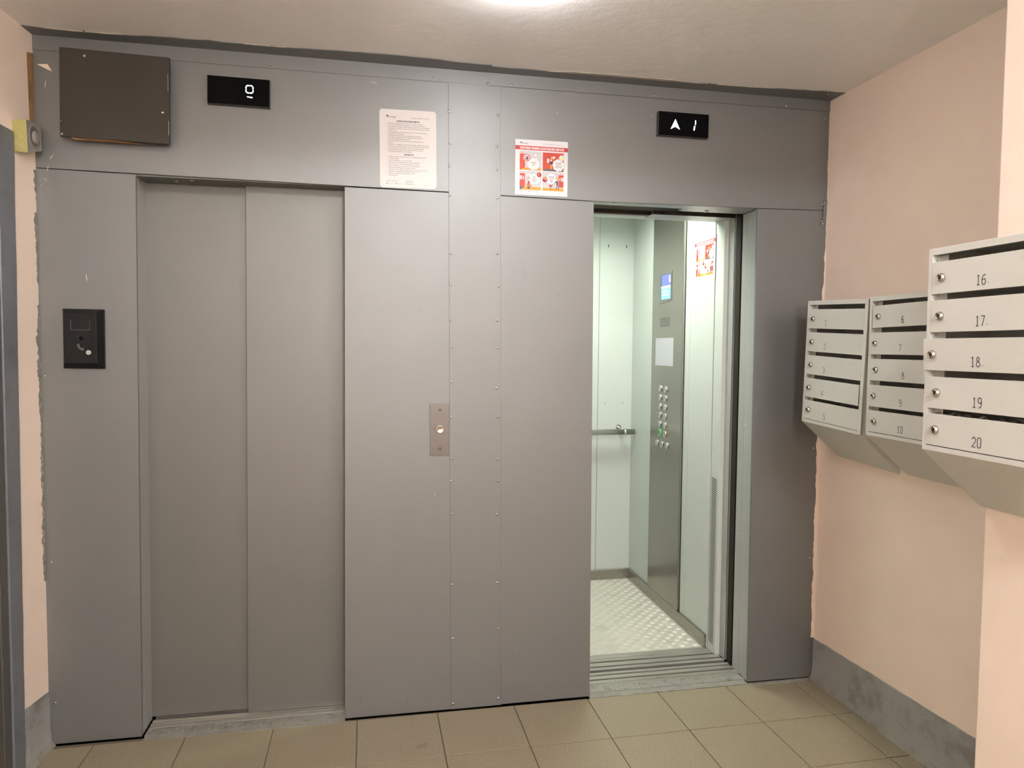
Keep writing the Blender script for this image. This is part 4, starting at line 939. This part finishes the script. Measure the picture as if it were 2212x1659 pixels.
def mailbox(loc, tilt, nums, label, opts, nx, depth=MD):
    e = tag(empty('mailbox', loc, None), label, 'mailbox', 'wall mailbox units')
    e.matrix_world = Matrix.Translation(loc) @ Matrix.Rotation(math.radians(-90), 4, 'Z') @ Matrix.Rotation(math.radians(tilt), 4, 'Y')
    t = 0.0012; Dp = depth; b = B()
    side = [(0, 0.0, 0), (0, 0, MH), (0, Dp, MH), (0, Dp, -DROP)]
    b.prism(side, (t, 0, 0)); b.prism([(MW - t, p[1], p[2]) for p in side], (t, 0, 0))
    b.box(t, MW - t, 0, Dp, MH - t, MH)
    b.prism([(t, 0, 0), (t, Dp, -DROP), (t, Dp, -DROP + t * 1.4), (t, 0, t * 1.4)], (MW - 2 * t, 0, 0))
    b.box(t, MW - t, Dp - t, Dp, -DROP, MH)
    # front frame
    b.box(0, 0.0125, -0.0008, 0.012, 0, MH); b.box(MW - 0.0165, MW, -0.0008, 0.012, 0, MH); b.box(0.0125, MW - 0.0165, -0.0008, 0.012, MH - 0.0165, MH); b.box(0.0125, MW - 0.0165, -0.0008, 0.012, 0, 0.0125)
    b.build('case', 'mailbox', e, bevel=0.0006)
    b = B(); b.prism([(0.0126, 0.0122, 0.0127), (0.0138, 0.0122, 0.0127), (0.0138, 0.0200, 0.0127), (0.040, 0.0200, 0.0127), (0.040, 0.0212, 0.0127), (0.0126, 0.0212, 0.0127)], (0, 0, MH - 0.0294)); b.build('inner_flange', 'mailbox', e)
    b = B(); b.prism([(MW - 0.0166, 0.0122, 0.0127), (MW - 0.0166, 0.0212, 0.0127), (MW - 0.030, 0.0212, 0.0127), (MW - 0.030, 0.0200, 0.0127), (MW - 0.0178, 0.0200, 0.0127), (MW - 0.0178, 0.0122, 0.0127)], (0, 0, MH - 0.0294)); b.build('inner_flange', 'mailbox', e)
    for k in range(5):
        top = MH - 0.0345 - k * (0.0943 if k < 4 else 0.0937)
        zb = top - 0.0785
        if k < 4: boxo('shelf', (0.002, MW - 0.002, 0.0215, Dp - 0.002, zb + 0.0050, zb + 0.0062), 'mailbox', e)
        op = opts.get(k, {})
        d = door_mesh(op.get('crease', False)).build('door', 'mailbox', e, bevel=0.0005)
        d.location = (0.0135 + op.get('dx', 0.0), -0.0014 + op.get('dy', 0.0), zb + op.get('dz', 0.0))
        d.rotation_euler = (math.radians(op.get('rx', 0.0)), math.radians(op.get('ry', 0.0)), math.radians(op.get('rz', 0.0)))
        l = bpy.data.objects.new('lock', lock_me); COL.objects.link(l); l.parent = d; l.location = (0.0305 + op.get('lx', 0), -0.0001, 0.0392); l.rotation_euler = (0, rnd.uniform(-0.5, 0.5), 0)
        number(nums[k][0], 0.0225, d, nx[k] - 0.0135, 0.0235, nums[k][1], -0.0030 if op.get('crease') else -0.0006)
    return e
mailbox((1.8850, -0.1350, 1.1880), 2.45, [('1', 0), ('2', 0), ('3', 0), ('4', 0), ('5', 0)], 'grey metal mailbox unit with doors numbered 1 to 5 nearest the lift cladding', {2: {'lx': 0.001}, 3: {'dx': -0.003, 'dy': -0.001}}, [0.126, 0.128, 0.131, 0.133, 0.150])
mailbox((1.8850, -0.5320, 1.1775), 0.15, [('6', 0), ('7', 0), ('8', 1), ('9', 1), ('10', 0)], 'grey metal mailbox unit with doors numbered 6 to 10, middle of three', {0: {'crease': True, 'dx': 0.006, 'dz': 0.001, 'ry': -0.8, 'dy': -0.001}, 1: {'dx': -0.006, 'dy': -0.002}, 3: {'dx': -0.006, 'dy': -0.001}}, [0.165, 0.168, 0.178, 0.178, 0.174], depth=0.1808)
mailbox((1.4800, -1.2700, 1.2370), 0.0, [('16', 1), ('17', 1), ('18', 1), ('19', 0), ('20', 0)], 'nearest mailbox unit with doors numbered 16 to 20, cut off by the picture edge', {2: {'dx': -0.011, 'dy': -0.006, 'rx': 2.5}, 3: {'dx': -0.002}, 4: {'dx': -0.002}}, [0.160, 0.162, 0.172, 0.165, 0.168])
# crumpled leaflets stuffed into the lowest slot of the nearest unit
def leaflet(label, x, y, z, seed, w, rot):
    r = random.Random(seed); b = B(); n = 7; g = []
    for i in range(n):
        row = []
        for j in range(4):
            row.append((x + 0.035 * j / 3 + r.uniform(-0.003, 0.003), y - w * i / (n - 1), z + 0.011 * math.sin(rot + i * 1.7 + j) * 0.55 + r.uniform(-0.003, 0.003)))
        g.append(row)
    for i in range(n - 1):
        for j in range(3): b.add([g[i][j], g[i + 1][j], g[i + 1][j + 1], g[i][j + 1]], [(0, 1, 2, 3)])
    o = b.build('leaflet', 'junk'); md = o.modifiers.new('thick', 'SOLIDIFY'); md.thickness = 0.0006
    return tag(o, label, 'paper', 'junk mail in the lowest slot')
leaflet('pale crumpled leaflet at the left of the slot above door 20', 1.494, -1.290, 1.330, 4, 0.085, 0.3)
leaflet('dark creased leaflet in the middle of the slot above door 20', 1.496, -1.380, 1.328, 5, 0.09, 1.6)
leaflet('curled leaflet at the right end of the slot above door 20', 1.498, -1.475, 1.330, 6, 0.10, 2.4)

# ------------------------------------------------------------------ lamps
lp = tag(empty('ceiling_lamp', (0.54, -0.786, ZC)), 'round dome lamp on the landing ceiling just above the picture edge', 'lamp')
b = B(); b.lathe((0, 0, -0.0004), (0, 0, -1), [(0.070, 0), (0.070, 0.008), (0.068, 0.009)], 40); b.build('lamp_base', 'jamb', lp)
b = B(); b.lathe((0, 0, -0.0095), (0, 0, -1), [(0.070, 0), (0.092, 0.010), (0.100, 0.024), (0.093, 0.040), (0.072, 0.052), (0.040, 0.060), (0.010, 0.062)], 40); b.build('diffuser', 'domelamp', lp)
lp2 = tag(empty('ceiling_lamp', (0.62, -4.00, ZR)), 'round globe lamp on the hall ceiling behind the viewer', 'lamp')
b = B(); b.lathe((0, 0, -0.0004), (0, 0, -1), [(0.075, 0), (0.075, 0.05)], 40); b.build('lamp_base', 'jamb', lp2)
b = B(); b.lathe((0, 0, -0.14), (0, 0, 1), [(0.12 * math.sin(math.radians(a)), -0.12 * math.cos(math.radians(a))) for a in (4, 20, 40, 60, 80, 100, 120, 140)], 40); b.build('diffuser', 'rearlamp', lp2)

flp = tag(empty('fill_lamp', (0.50, YB, 2.10)), 'added round fill lamp on the unseen end wall of the hall behind the viewer', 'lamp')  # added fill light, brightens the cladding and lower walls from the front
b = B(); b.lathe((0, 0.0004, 0), (0, 1, 0), [(0.10, 0), (0.10, 0.02)], 32); b.build('lamp_base', 'jamb', flp)
b = B(); b.lathe((0, 0.021, 0), (0, 1, 0), [(0.14, 0), (0.15, 0.04), (0.12, 0.08), (0.06, 0.10), (0.01, 0.105)], 36); b.build('diffuser', 'filllamp', flp)

# floor stains (thin dried smears on single tiles)
def stain(cx, cy, rx, ry, seed, rot=0.0):
    r = random.Random(seed); pts = []
    for k in range(22):
        a = 2 * math.pi * k / 22; q = r.uniform(0.55, 1.1); x, y = rx * q * math.cos(a), ry * q * math.sin(a)
        pts.append((cx + x * math.cos(rot) - y * math.sin(rot), cy + x * math.sin(rot) + y * math.cos(rot), 0.0009))
    return pts
b = B(); b.add(stain(0.285, -0.245, 0.035, 0.018, 1, 0.5), [tuple(range(22))])
for (x, y, q) in ((0.21, -0.25, 0.004), (0.56, -0.11, 0.003), (-0.33, -0.22, 0.003), (1.28, -0.19, 0.003), (0.75, -0.09, 0.004), (1.75, -0.42, 0.003), (1.98, -0.12, 0.004), (-0.62, -0.04, 0.005)):
    b.add(stain(x, y, q, q * 0.7, int(x * 100) + 300), [tuple(range(22))])
o = b.build('stain', 'scuff'); o.parent = fl; o['kind'] = 'stuff'

bpy.data.objects.remove(_to)
bpy.data.curves.remove(_tc)
